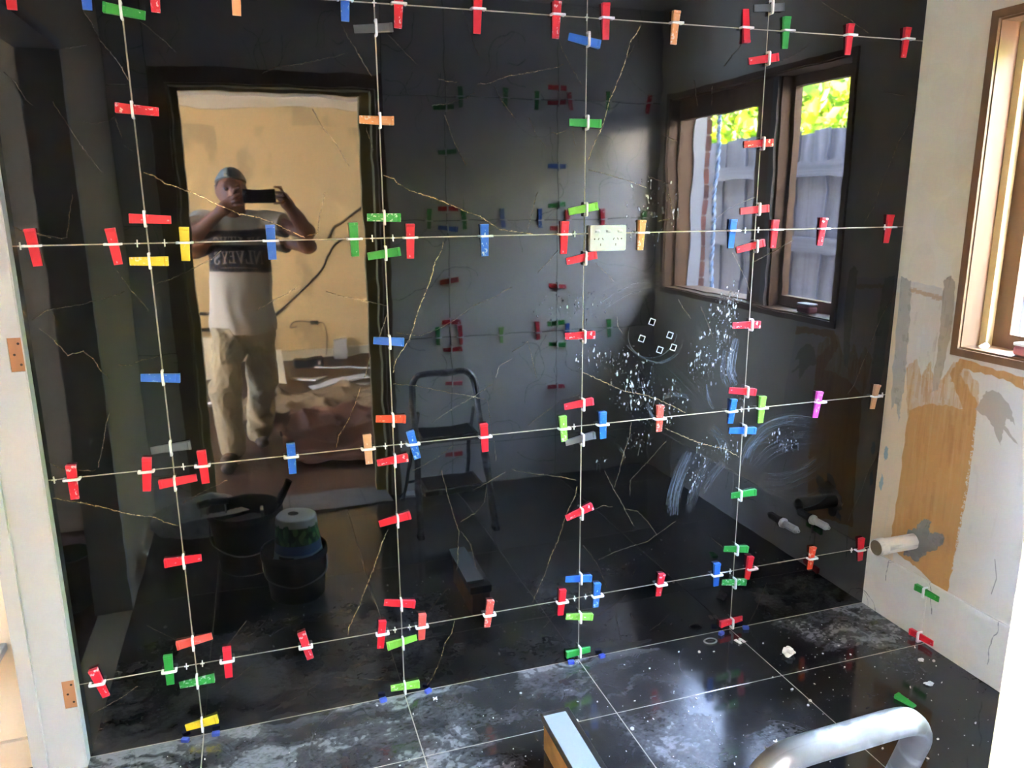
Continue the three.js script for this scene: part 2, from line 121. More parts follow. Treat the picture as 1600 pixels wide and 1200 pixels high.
const VEINS = [[1,0.5,[-0.082,1.979,-0.065,1.945,-0.053,1.913,-0.036,1.89,-0.014,1.857,-0.004,1.829]],[0.6,0.4,[-0.161,1.887,-0.12,1.896,-0.085,1.904]],[0.7,0.4,[-0.266,1.837,-0.244,1.813,-0.229,1.778,-0.215,1.764]],[0.8,0.5,[-0.172,1.772,-0.148,1.722,-0.126,1.678,-0.103,1.638,-0.085,1.611]],[0.7,0.45,[-0.113,1.73,-0.085,1.726,-0.056,1.734,-0.044,1.742]],[0.9,0.6,[-0.042,1.739,-0.035,1.71,-0.033,1.695]],[0.6,0.4,[-0.028,1.675,-0.012,1.663]],[1.3,1,[0.009,1.611,0.034,1.602,0.055,1.586,0.079,1.577,0.113,1.564,0.17,1.535,0.227,1.507,0.267,1.5,0.306,1.486,0.345,1.464,0.389,1.443]],[0.6,0.4,[0.033,1.967,0.059,1.947,0.085,1.924,0.111,1.896]],[1,0.6,[0.515,1.986,0.532,1.95,0.555,1.913,0.578,1.874,0.586,1.862]],[0.8,0.5,[0.633,1.968,0.661,1.941,0.685,1.917,0.712,1.893]],[0.8,0.5,[0.31,1.856,0.343,1.872,0.407,1.883,0.488,1.902,0.53,1.916]],[1,0.6,[0.769,1.861,0.794,1.855,0.826,1.853]],[1,0.7,[0.879,1.852,0.913,1.854,0.95,1.869,0.978,1.877,1.035,1.888,1.112,1.903,1.132,1.914]],[0.9,0.6,[0.925,1.847,0.949,1.808,0.977,1.775,0.989,1.762]],[0.7,0.5,[0.749,1.791,0.793,1.797,0.847,1.815,0.87,1.828]],[1,0.7,[0.783,1.767,0.8,1.717,0.822,1.666,0.84,1.635]],[0.7,0.7,[0.566,1.729,0.573,1.704,0.582,1.672]],[0.7,0.5,[0.428,1.774,0.453,1.727,0.484,1.687,0.515,1.63]],[1.5,1,[0.608,1.606,0.634,1.598,0.646,1.584,0.677,1.567,0.713,1.555,0.749,1.544,0.795,1.526,0.841,1.505,0.879,1.494,0.907,1.475,0.936,1.456,0.975,1.45,1.04,1.44]],[0.7,0.5,[0.838,2.038,0.86,1.984,0.872,1.944,0.886,1.923]],[1.5,1,[1.372,2.032,1.361,2.007,1.341,1.984,1.332,1.948,1.317,1.904,1.297,1.859,1.278,1.818,1.264,1.77,1.251,1.734,1.229,1.692,1.215,1.652]],[0.8,0.7,[1.352,1.972,1.346,1.958,1.332,1.936]],[0.9,0.7,[1.118,1.977,1.131,1.948,1.151,1.915,1.175,1.881,1.192,1.856]],[0.8,0.6,[1.027,1.768,1.045,1.73,1.064,1.704,1.08,1.686]],[0.9,0.7,[1.094,1.727,1.113,1.724,1.143,1.732]],[0.8,0.7,[1.163,1.732,1.17,1.691]],[0.9,0.7,[1.718,1.997,1.686,1.965,1.659,1.931]],[0.7,0.6,[1.62,1.871,1.621,1.815]],[0.7,0.5,[1.557,1.887,1.572,1.814]],[0.8,0.5,[1.454,1.728,1.489,1.716,1.511,1.707]],[0.9,0.7,[1.216,1.623,1.257,1.615,1.31,1.601,1.364,1.586,1.408,1.573]],[0.8,0.6,[1.411,1.605,1.45,1.593,1.484,1.586]],[0.9,0.8,[1.993,2.133,2.036,2.114,2.087,2.097,2.139,2.072,2.187,2.051]],[0.7,0.5,[1.962,2.009,1.917,1.976,1.871,1.958,1.826,1.943]],[0.9,0.7,[2.405,1.827,2.385,1.775,2.352,1.723,2.332,1.671,2.301,1.598,2.287,1.556,2.272,1.503,2.249,1.471,2.238,1.45]],[0.7,0.5,[2.265,1.877,2.359,1.866]],[0.9,0.5,[-0.157,1.558,-0.171,1.504,-0.181,1.458]],[0.9,0.8,[-0.295,1.485,-0.276,1.475,-0.242,1.467,-0.216,1.456]],[0.7,0.5,[-0.249,1.467,-0.195,1.454,-0.181,1.455]],[1,0.6,[-0.083,1.376,-0.064,1.343,-0.043,1.306,-0.017,1.267]],[0.8,0.5,[-0.284,1.256,-0.246,1.279,-0.166,1.291,-0.09,1.309,-0.067,1.319]],[1,0.7,[-0.27,1.235,-0.241,1.202,-0.217,1.163,-0.18,1.17,-0.16,1.15,-0.145,1.116,-0.127,1.094]],[1,0.7,[-0.103,1.129,-0.073,1.126,-0.049,1.138,-0.002,1.146]],[0.8,0.6,[0.01,1.335,0.041,1.344,0.081,1.362,0.114,1.378,0.147,1.393,0.172,1.414]],[0.8,0.7,[0.448,1.563,0.431,1.504,0.421,1.454,0.394,1.449]],[0.9,0.6,[0.247,1.254,0.299,1.281,0.342,1.302,0.36,1.313]],[0.9,0.6,[0.435,1.298,0.478,1.282,0.557,1.262,0.601,1.249]],[1.5,1,[0.768,1.424,0.763,1.399,0.743,1.367,0.727,1.313,0.707,1.268,0.689,1.232,0.678,1.195,0.661,1.149,0.638,1.117,0.618,1.087,0.609,1.055]],[1,0.9,[0.6,1.227,0.59,1.2,0.579,1.173,0.569,1.146]],[0.8,0.8,[0.546,1.11,0.528,1.046]],[0.8,0.6,[0.974,1.288,0.914,1.258,0.855,1.237,0.796,1.198,0.757,1.178,0.69,1.157,0.625,1.17]],[0.8,0.7,[0.972,1.071,0.931,1.05,0.921,1.016]],[0.8,0.7,[1.054,1.561,1.03,1.479,1.022,1.448]],[0.8,0.6,[1.12,1.393,1.095,1.365,1.065,1.338,1.054,1.325]],[0.8,0.6,[1.241,1.351,1.274,1.321,1.307,1.29]],[0.9,0.9,[1.49,1.544,1.498,1.511,1.504,1.478]],[0.9,0.9,[1.451,1.471,1.495,1.478]],[0.9,0.7,[1.726,1.367,1.753,1.325,1.781,1.282,1.802,1.229]],[0.8,0.7,[1.801,1.334,1.837,1.347,1.957,1.403]],[0.7,0.6,[1.649,1.47,1.705,1.509,1.798,1.542]],[0.9,0.7,[1.534,1.224,1.559,1.188,1.584,1.16]],[0.8,0.6,[1.618,1.196,1.652,1.131,1.672,1.087]],[0.8,0.6,[0.972,1.091,1.023,1.119,1.038,1.067,1.05,1.005]],[0.9,0.8,[1.319,1.18,1.324,1.149,1.338,1.128]],[1.3,1,[1.204,1.01,1.237,0.995,1.295,0.965,1.35,0.938,1.424,0.919,1.479,0.897,1.539,0.867,1.579,0.844]],[1.3,1,[1.504,0.798,1.593,0.753,1.656,0.726,1.738,0.701,1.799,0.664]],[1,0.7,[1.379,0.83,1.375,0.783,1.356,0.73,1.339,0.658,1.324,0.611]],[1,0.7,[1.288,0.673,1.325,0.6,1.354,0.551,1.379,0.502,1.402,0.464]],[0.8,0.6,[1.508,0.751,1.474,0.717,1.433,0.677,1.382,0.631,1.382,0.574]],[0.9,0.7,[1.362,0.532,1.414,0.515,1.452,0.473,1.488,0.421]],[0.9,0.7,[1.272,0.36,1.319,0.376,1.39,0.391,1.455,0.4,1.486,0.419,1.558,0.458]],[0.9,0.8,[1.257,0.544,1.284,0.553,1.319,0.544]],[1.3,1,[1.192,0.632,1.185,0.6,1.165,0.565,1.146,0.516,1.126,0.452,1.099,0.399,1.079,0.334,1.07,0.319,1.055,0.287,1.037,0.244]],[0.9,0.7,[0.969,0.715,1.037,0.695,1.131,0.673,1.187,0.655]],[0.8,0.7,[1.215,0.422,1.241,0.388,1.265,0.35,1.285,0.306,1.305,0.253]],[0.8,0.6,[1.194,0.94,1.129,0.923,1.086,0.896,1.048,0.873,1.023,0.854]],[0.8,0.7,[1.693,0.386,1.756,0.332]],[0.8,0.7,[2.406,1.214,2.371,1.159,2.348,1.114,2.327,1.058,2.306,1.001,2.284,0.944,2.263,0.887,2.239,0.854]],[0.8,0.6,[2.402,0.614,2.362,0.536,2.341,0.463,2.31,0.398,2.295,0.354]],[1.4,1,[-0.298,0.787,-0.273,0.777,-0.236,0.766,-0.2,0.752,-0.163,0.735,-0.111,0.713,-0.064,0.701,-0.041,0.684,-0.005,0.668]],[1,0.8,[-0.296,0.886,-0.276,0.869,-0.248,0.857,-0.188,0.85]],[0.9,0.6,[-0.137,1.003,-0.151,0.97,-0.166,0.91,-0.183,0.859]],[0.9,0.6,[0.012,0.73,0.047,0.748,0.09,0.767,0.133,0.784]],[1.1,0.9,[0.514,1.019,0.497,0.973,0.476,0.927,0.446,0.882,0.435,0.845]],[0.9,0.7,[0.61,1.021,0.675,1.01,0.771,0.982,0.849,0.962,0.889,0.948]],[0.9,0.7,[0.91,0.997,0.849,0.962,0.779,0.928,0.719,0.894]],[0.9,0.7,[0.656,0.75,0.696,0.766,0.746,0.791,0.786,0.817]],[0.9,0.8,[0.744,0.74,0.762,0.655,0.78,0.579,0.793,0.534,0.787,0.427,0.784,0.405]],[0.9,0.7,[0.948,0.71,0.885,0.681,0.843,0.665]],[0.9,0.8,[0.8,0.565,0.852,0.59,0.878,0.619,0.885,0.671]],[1.4,1,[0.573,0.57,0.556,0.537,0.538,0.488,0.523,0.448,0.505,0.408,0.488,0.369,0.472,0.328,0.451,0.289,0.44,0.269,0.435,0.244]],[0.7,0.6,[0.799,0.533,0.83,0.485,0.843,0.417,0.849,0.394]],[0.7,0.6,[0.893,0.948,0.899,0.897,0.912,0.814,0.917,0.751]],[1.3,1,[0.773,0.228,0.76,0.185,0.738,0.155,0.726,0.112,0.708,0.069,0.692,0.038,0.677,0.018]],[0.8,0.6,[0.753,0.344,0.722,0.316,0.689,0.278]],[0.6,0.5,[0.382,0.107,0.46,0.088,0.599,0.046]],[0.7,0.5,[0.255,0.056,0.304,0.078,0.343,0.102]],[0.7,0.4,[0.505,0.398,0.53,0.318,0.542,0.272]],[0.9,0.5,[-0.114,0.382,-0.083,0.354,-0.045,0.322]],[0.9,0.5,[0.148,0.346,0.119,0.31,0.086,0.275]],[0.9,0.6,[-0.288,0.135,-0.246,0.15,-0.202,0.171,-0.158,0.198]],[0.8,0.5,[0.164,0.206,0.116,0.174,0.06,0.143]],[0.8,0.5,[1.123,0.198,1.077,0.147,1.059,0.127]],[0.8,0.6,[1.378,0.212,1.335,0.183,1.264,0.148]],[0.8,0.5,[1.341,0.141,1.363,0.043]],[0.8,0.5,[1.549,0.107,1.512,0.076,1.475,0.058]],[0.8,0.6,[1.951,0.162,1.922,0.077,1.886,0.005]]];
const SMEARS = [[0.5,0.054,[1.608,0.704,1.572,0.631,1.551,0.559,1.545,0.481]],[0.42,0.039,[1.679,0.673,1.648,0.61,1.626,0.55,1.609,0.486]],[0.35,0.032,[1.736,0.653,1.693,0.604,1.661,0.545]],[0.75,0.036,[1.757,1.086,1.747,1.028,1.745,0.973,1.769,0.923]],[0.5,0.018,[1.72,1.052,1.715,0.976,1.734,0.919]],[0.3,0.071,[1.809,0.631,1.84,0.707,1.896,0.761,1.992,0.78,2.119,0.758]],[0.3,0.032,[1.828,0.657,1.846,0.692,1.881,0.712,1.928,0.721]],[0.2,0.071,[1.855,0.609,1.929,0.671,2.034,0.695,2.145,0.684]],[0.2,0.079,[1.885,0.565,1.993,0.551,2.093,0.573,2.172,0.618]],[0.14,0.079,[1.908,0.509,2.028,0.463,2.153,0.472,2.203,0.53]],[0.3,0.018,[1.49,0.902,1.53,0.912,1.588,0.898]],[0.4,0.018,[1.437,0.89,1.452,0.856,1.463,0.822]],[0.35,0.014,[1.656,0.936,1.667,0.88,1.686,0.845]],[0.25,0.039,[1.673,0.784,1.72,0.742,1.744,0.685]],[0.3,0.009,[1.322,1.129,1.369,1.075,1.427,1.035,1.485,1.023,1.538,1.049,1.559,1.094]],[0.14,0.107,[1.45,1.038,1.547,0.945,1.649,0.849]],[0.12,0.125,[1.313,1.047,1.408,0.914,1.506,0.818]],[0.2,0.011,[1.32,0.771,1.349,0.735,1.357,0.705]],[0.12,0.071,[1.244,1.214,1.352,1.269,1.486,1.283]],[0.1,0.107,[1.608,1.154,1.664,1.023,1.696,0.889]]];
const SPLATTER = [[1.247,1.052,0.071,0.045,60],[1.372,0.98,0.089,0.107,140],[1.479,0.886,0.107,0.089,160],[1.704,1.149,0.062,0.089,120],[1.664,1.023,0.089,0.107,160],[1.737,1.211,0.036,0.071,50],[1.413,0.761,0.054,0.036,40],[1.707,0.707,0.089,0.054,80],[1.98,0.701,0.071,0.054,60],[1.432,1.502,0.107,0.107,70],[1.18,1.217,0.143,0.054,50],[1.797,0.88,0.054,0.071,40],[1.637,0.623,0.054,0.071,50],[1.276,0.71,0.021,0.014,12]];
const CUP = [1.447,1.122,[[1.443,1.157],[1.408,1.105],[1.509,1.11],[1.474,1.064],[1.523,1.069]]];
const PATCHES = {"plaster":[0.004,1.257,0.187,1.244,0.514,1.068,0.679,0.009,0.009,-0.047],"skim":[0.014,1.267,0.062,1.254,0.074,1.121,0.079,0.986,0.08,0.894,0.078,0.804,0.074,0.75,0.053,0.816,0.033,0.787,0.019,0.974],"panel":[0.056,1.235,0.194,1.245,0.198,1.096,0.194,0.975,0.155,0.91,0.087,0.89],"stroke":[0.196,1.266,0.218,1.289,0.241,1.27,0.249,1.167,0.246,1.082,0.235,0.983,0.225,0.908,0.201,0.893,0.198,0.953,0.204,1.053,0.199,1.16],"wash":[0.081,0.952,0.121,0.994,0.152,0.932,0.176,0.993,0.212,0.923,0.24,0.951,0.272,1.012,0.329,0.991,0.372,0.958,0.389,0.878,0.245,0.842,0.11,0.784],"ochre":[0.113,0.808,0.191,0.85,0.264,0.86,0.331,0.864,0.283,0.938,0.263,0.967,0.294,1.027,0.39,1.02,0.523,1.011,0.528,0.977,0.44,0.994,0.311,0.996,0.302,0.975,0.337,0.94,0.381,0.898,0.386,0.771,0.385,0.618,0.379,0.458,0.371,0.339,0.359,0.203,0.219,0.256,0.144,0.264,0.097,0.275,0.104,0.443,0.109,0.665],"splotch":[0.373,0.874,0.389,0.91,0.403,0.94,0.428,0.95,0.451,0.948,0.491,0.915,0.518,0.863,0.484,0.878,0.484,0.852,0.544,0.798,0.481,0.837,0.478,0.788,0.446,0.835,0.419,0.861],"mud":[0.207,0.366,0.204,0.404,0.232,0.444,0.262,0.447,0.253,0.4,0.312,0.422,0.324,0.407,0.318,0.38,0.268,0.347,0.256,0.315,0.221,0.284,0.193,0.281,0.164,0.273,0.161,0.296,0.209,0.332],"dab1":[0.027,0.649,0.04,0.643,0.042,0.605,0.029,0.59,0.021,0.623],"dab2":[0.023,0.538,0.035,0.522,0.029,0.47,0.014,0.49]};
const SHIMS = [[-0.049,0.014],[0.035,-0.006],[0.531,0.001],[0.675,0.008],[1.17,0.003],[1.285,0.002],[1.754,0.024],[1.86,0.019]];
// ---------------------------------------------------------------- the room
const XL = -0.302, XR = 2.408, ZW = 1.765, ZO = 1.875, CEIL = 2.5, PITCH = 0.602, GAP = 0.0016;
const XJ = [0, PITCH, 2 * PITCH, 3 * PITCH], YJ = [0.234, 0.836, 1.438, 2.04];
const uvBy = (g, f) => { const p = g.attributes.position, uv = new Float32Array(p.count * 2); for (let i = 0; i < p.count; i++) { const t = f(p.getX(i), p.getY(i), p.getZ(i)); uv[2 * i] = t[0]; uv[2 * i + 1] = t[1]; } g.setAttribute('uv', new THREE.BufferAttribute(uv, 2)); return g; };

// printed marble, grout haze and splashes on the black wall, drawn in metres along the wall
const BW = 2048, BH = 1889, bx = (x) => ((x - XL) / 2.71) * BW, by = (y) => (1 - y / 2.5) * BH;
function strokes(g, list, colour, k, rnd) {
  for (const [alpha, width, pts] of list) {
    const n = pts.length / 2, P = []; for (let i = 0; i < n; i++) P.push(V3(bx(pts[2 * i]) * k, by(pts[2 * i + 1]) * k, 0));
    const c = new THREE.CatmullRomCurve3(P, false, 'centripetal'), w = (width / 2.71) * BW * k, lines = Math.max(6, Math.round(w * 1.3));
    for (const [kw, ka] of [[0.9, 0.1], [0.6, 0.12], [0.3, 0.12]]) { g.strokeStyle = `rgba(${colour},${(alpha * ka).toFixed(3)})`; g.lineWidth = Math.max(0.8, w * kw); g.lineCap = 'butt'; g.beginPath(); for (let s = 0; s <= 30; s++) { const q = c.getPoint(s / 30), d = c.getTangent(s / 30), o = (rnd() - 0.5) * w * 0.25; s ? g.lineTo(q.x - d.y * o, q.y + d.x * o) : g.moveTo(q.x, q.y); } g.stroke(); }
    for (let l = 0; l < lines * 2.2; l++) { const o = (rnd() - 0.5) * w * 1.05, a0 = Math.pow(rnd(), 1.6) * 0.8, a1 = a0 + (1 - a0) * (0.15 + 0.85 * rnd()), dark = rnd() < 0.25, wob = rnd() * 6; g.strokeStyle = dark ? `rgba(14,14,15,${(0.08 + 0.2 * rnd()).toFixed(2)})` : `rgba(${colour},${(alpha * (0.12 + 0.5 * Math.pow(rnd(), 2))).toFixed(3)})`; g.lineWidth = 0.5 + rnd() * 1.3; g.beginPath(); for (let s = 0; s <= 20; s++) { const t = Math.min(1, a0 + ((a1 - a0) * s) / 20), q = c.getPoint(t), d = c.getTangent(t), oo = o + Math.sin(t * 7 + wob) * 1.2 * k; s ? g.lineTo(q.x - d.y * oo, q.y + d.x * oo) : g.moveTo(q.x - d.y * oo, q.y + d.x * oo); } g.stroke(); }
  }
}
function splatter(g, colour, k, rnd) {
  for (const [x, y, rx, ry, n] of SPLATTER) for (let i = 0; i < n; i++) {
    const a = rnd() * 6.283, r = Math.pow(rnd(), 0.7), cx = bx(x + Math.cos(a) * r * rx) * k, cy = by(y + Math.sin(a) * r * ry) * k, s = (0.5 + Math.pow(rnd(), 3) * 2.2) * k;
    g.fillStyle = `rgba(${colour},${(0.25 + rnd() * 0.55).toFixed(2)})`; g.beginPath(); g.ellipse(cx, cy, s, s * (1 + rnd() * 1.5), rnd() - 0.5, 0, 6.283); g.fill();
    if (rnd() < 0.22) { g.strokeStyle = `rgba(${colour},${(0.2 + rnd() * 0.4).toFixed(2)})`; g.lineWidth = s * 0.8; g.beginPath(); g.moveTo(cx, cy); g.quadraticCurveTo(cx + (rnd() - 0.5) * 6 * k, cy + 6 * k, cx + (rnd() - 0.5) * 8 * k, cy + (6 + rnd() * 18) * k); g.stroke(); }
  }
}
const blackWall = canvas(BW, BH, (g) => {
  const rnd = rng(5); g.fillStyle = '#0c0b0b'; g.fillRect(0, 0, BW, BH); g.lineCap = g.lineJoin = 'round';
  for (let i = 0; i < 900; i++) { g.fillStyle = `rgba(120,118,112,${(0.05 + rnd() * 0.25).toFixed(2)})`; g.fillRect(rnd() * BW, rnd() * BH, 0.8 + rnd(), 0.8 + rnd()); }
  for (const [w, t, pts] of VEINS) for (let pass = 0; pass < (w > 1.2 ? 3 : 2); pass++) {
    const P = []; for (let i = 0; i < pts.length; i += 2) P.push([bx(pts[i]), by(pts[i + 1])]);
    let last = null; const off = pass * 0.9;
    for (let i = 0; i < P.length - 1; i++) { const [ax, ay] = P[i], [cx, cy] = P[i + 1], n = Math.max(2, Math.round(Math.hypot(cx - ax, cy - ay) / 5)); for (let s = 0; s <= n; s++) { const q = [ax + ((cx - ax) * s) / n + (rnd() - 0.5) * 2.2 + (pass ? (rnd() - 0.5) * 3 * off : 0), ay + ((cy - ay) * s) / n + (rnd() - 0.5) * 2.2 + (pass ? (rnd() - 0.5) * 3 * off : 0)]; if (last && (!pass || rnd() < 0.45)) { const v = (0.55 + 0.45 * rnd()) * (pass ? 0.5 : 1); g.strokeStyle = `rgba(${Math.round(190 + 48 * t)},${Math.round(180 + 26 * t)},${Math.round(160 - 16 * t)},${(v * (0.4 + 0.58 * t)).toFixed(2)})`; g.lineWidth = Math.max(0.6, w * (0.35 + 0.8 * rnd()) * (pass ? 0.6 : 1)); g.beginPath(); g.moveTo(...last); g.lineTo(...q); g.stroke(); } last = q; } }
  }
  strokes(g, SMEARS, '150,166,190', 1, rnd); splatter(g, '205,212,220', 1, rnd);
  const [ux, uy, sq] = CUP; g.strokeStyle = 'rgba(150,160,170,.3)'; g.lineWidth = 2; g.beginPath(); g.ellipse(bx(ux), by(uy), 66, 62, 0, 0.1, 3.4); g.stroke();
  g.strokeStyle = 'rgba(205,212,220,.85)'; g.lineWidth = 2.2; for (const [x, y] of sq) { g.save(); g.translate(bx(x), by(y)); g.rotate(0.35); g.strokeRect(-7, -7, 14, 14); g.restore(); }
});
const blackRough = canvas(1024, 944, (g, w, h) => { const rnd = rng(5); g.fillStyle = 'rgb(0,6,0)'; g.fillRect(0, 0, w, h); strokes(g, SMEARS, '0,150,0', 0.5, rnd); splatter(g, '0,90,0', 0.5, rnd); });
const ripple = floatTex(512, 472, (u, v) => fbm(u * 16, v * 15, 3, 31) * 0.8 + fbm(u * 60, v * 56, 2, 77) * 0.06);
const blackTile = MP({ name: 'polished black porcelain', map: ctex(blackWall), roughness: 1, roughnessMap: ctex(blackRough, false), ior: 1.59, bumpMap: ripple, bumpScale: 0.00048 });
const jointGrey = M({ name: 'tile adhesive in the joints', color: '#b5ab98', roughness: 0.9 });
const cols = [XL, ...XJ, XR], rows = [0, ...YJ, CEIL];
{
  const wall = structGroup('wall_back', 'glossy black marble-look porcelain tiled wall with gold veins');
  mesh('backing', box(XL - 0.12, XR + 0.14, -0.1, CEIL + 0.05, -0.16, -0.0012), jointGrey, wall);
  const uv = (q) => [(q.x - XL) / 2.71, q.y / 2.5];
  for (let i = 0; i < 5; i++) for (let j = 0; j < 5; j++) mesh('tile', tileGeo(V3(0, 0, -0.001), V3(1, 0, 0), V3(0, 1, 0), V3(0, 0, 1), cols[i] + (i ? GAP : 0), cols[i + 1] - (i < 4 ? GAP : 0), rows[j] + (j ? GAP : 0.001), rows[j + 1] - GAP, i === 1 && (j === 2 || j === 3) ? 0.0023 : 0.001, uv, 0.0006, i === 1 && (j === 2 || j === 3) ? 0.0013 : 0), blackTile, wall);
}
// floor: black tiles under cement dust, smears and boot scuffs
const FW = 2048, FH = 1334, fx = (x) => ((x - XL) / 2.71) * FW, fz = (z) => (z / ZW) * FH;
function dustAt(x, z) { const wx = fbm(x * 5, z * 5, 4, 9) - 0.5, wz = fbm(x * 5 + 9, z * 5 + 4, 4, 19) - 0.5, X = x + wx * 0.35, Z = z + wz * 0.35, a = fbm(X * 3.1, Z * 4.7, 5, 3), b = fbm(X * 7 + Z * 3, Z * 30 - X * 5, 5, 21), c = fbm(x * 110 + wx * 8, z * 150, 3, 41), s = 1 - Math.abs(2 * fbm(X * 8 + Z * 15, Z * 9 - X * 12, 4, 55) - 1); let k = (0.1 + 0.95 * Math.pow(smooth(0.2, 0.85, a), 1.3)) * (0.15 + 1.0 * b) * (0.25 + 1.3 * c) + 0.18 * Math.pow(s, 9) * a; k *= 1.05 - 0.45 * smooth(1.15, 1.5, x) + 0.35 * Math.exp(-(((x - 2.02) / 0.18) ** 2) - ((z - 0.25) / 0.12) ** 2); k += 0.28 * Math.exp(-((z / 0.05) ** 2)) * smooth(0.35, 0.6, b) * (x < 1.5 ? 1 : 0.3); return clamp(k * (1 - 0.9 * smooth(0.5, 0.78, z + 0.12 * (b - 0.5)))); }
const floorCanvas = canvas(FW, FH, (g) => {
  const im = g.createImageData(FW, FH), d = im.data;
  for (let j = 0; j < FH; j++) for (let i = 0; i < FW; i++) { const x = (i / FW) * 2.71 + XL, z = (j / FH) * ZW, k = clamp((0.1 + dustAt(x, z) * 1.25) * (1 - 0.7 * smooth(0.6, 0.9, z))), o = (j * FW + i) * 4; d[o] = 12 + 118 * k; d[o + 1] = 11 + 120 * k; d[o + 2] = 11 + 122 * k; d[o + 3] = 255; }
  g.putImageData(im, 0, 0); const rnd = rng(12); g.lineCap = 'round';
  for (let i = 0; i < 190; i++) { const x = fx(XL + rnd() * 2.7), z = fz(rnd() * 0.7), r = 8 + Math.pow(rnd(), 2) * 130, a = rnd() * 6.28, e = 0.3 + rnd() * 1.5, nl = 2 + ((rnd() * 8) | 0); for (let l = 0; l < nl; l++) { g.strokeStyle = rnd() < 0.6 ? `rgba(165,172,182,${(0.04 + rnd() * 0.16).toFixed(2)})` : `rgba(8,8,9,${(0.1 + rnd() * 0.25).toFixed(2)})`; g.lineWidth = 0.5 + Math.pow(rnd(), 2) * 2.2; g.beginPath(); g.ellipse(x, z, r + l * 2.6, (r + l * 2.6) * 0.55, a, rnd() * 0.3, e); g.stroke(); } }
  for (let i = 0; i < 5200; i++) { const x = rnd() * FW, z = rnd() * FH * 0.7; g.fillStyle = `rgba(205,208,212,${(0.15 + rnd() * 0.6).toFixed(2)})`; const s = 0.5 + Math.pow(rnd(), 4) * 1.8; g.fillRect(x, z, s, s); }
});
const floorRough = pixelTex(512, 334, (u, v) => { const k = dustAt(u * 2.71 + XL, (1 - v) * ZW); return [0, 0.06 + 0.5 * k, 0]; }, false);
const floorTile = MP({ name: 'black floor tile under cement dust', map: ctex(floorCanvas), roughness: 1, roughnessMap: floorRough, ior: 1.7, bumpMap: ripple, bumpScale: 0.0002 });
{
  const floor = structGroup('floor', 'black polished floor tiles dusted with grey cement');
  mesh('screed', box(XL - 0.12, XR + 0.14, -0.14, -0.0012, -0.01, ZW), jointGrey, floor);
  const zr = [0, 0.302, 0.904, 1.506, ZW], uv = (q) => [(q.x - XL) / 2.71, 1 - q.z / ZW];
  for (let i = 0; i < 5; i++) for (let j = 0; j < 4; j++) mesh('tile', tileGeo(V3(0, -0.001, 0), V3(1, 0, 0), V3(0, 0, -1), V3(0, 1, 0), cols[i] + (i ? GAP : 0), cols[i + 1] - (i < 4 ? GAP : 0), -zr[j + 1] + GAP, -zr[j] - (j ? GAP : 0.001), 0.001, uv), floorTile, floor);
}
// white marble-look tile: grey veins, metres
const marbleCanvas = canvas(1024, 1024, (g, w, h) => { const rnd = rng(8); g.fillStyle = '#e6e3de'; g.fillRect(0, 0, w, h); for (let i = 0; i < 1400; i++) { g.fillStyle = `rgba(${rnd() < 0.5 ? '205,203,200' : '232,230,227'},.06)`; g.beginPath(); g.ellipse(rnd() * w, rnd() * h, 10 + rnd() * 60, 6 + rnd() * 30, rnd() * 3, 0, 6.3); g.fill(); } const vein = (x, y, a, n, wd, al) => { for (let i = 0; i < n; i++) { const x2 = x + Math.cos(a) * 9, y2 = y + Math.sin(a) * 9; g.strokeStyle = `rgba(84,88,94,${(al * (0.5 + rnd() * 0.5)).toFixed(2)})`; g.lineWidth = wd * (0.5 + rnd()); g.beginPath(); g.moveTo(x, y); g.lineTo(x2, y2); g.stroke(); x = x2; y = y2; a += (rnd() - 0.5) * 0.8; if (rnd() < 0.05 && n > 10) vein(x, y, a + (rnd() - 0.5) * 2, Math.floor(n / 2), wd * 0.6, al * 0.8); } }; for (let i = 0; i < 13; i++) vein(rnd() * w, rnd() * h, rnd() * 6.3, 30 + rnd() * 30, 2.6, 0.6); });
const marbleTile = MP({ name: 'white marble-look porcelain', map: ctex(marbleCanvas, true, [0.8, 0.8]), roughness: 0.12, ior: 1.5 });
const darkGap = M({ name: 'dark open joint', color: '#4a4844', roughness: 1 });
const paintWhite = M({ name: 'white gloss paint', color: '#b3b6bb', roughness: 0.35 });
const cream = pixelTex(512, 512, (u, v) => { const n = fbm(u * 6, v * 6, 4, 5), p = smooth(0.62, 0.75, fbm(u * 9 + 3, v * 4, 4, 15)), k = 0.97 + 0.05 * n - 0.13 * p; return [0.93 * k, 0.81 * k, 0.57 * k]; });
const roomPaint = M({ name: 'cream wall paint with old smudges', map: (() => { cream.repeat.set(0.45, 0.45); return cream; })(), roughness: 0.75 });
const neutralPaint = M({ name: 'off-white wall paint', color: '#e6dbc8', roughness: 0.8 });
const sandPaint = M({ name: 'beige wall paint', color: '#d6cbb4', roughness: 0.8 });
const ceilPaint = M({ name: 'ceiling paint', color: '#eceae4', roughness: 0.9 });
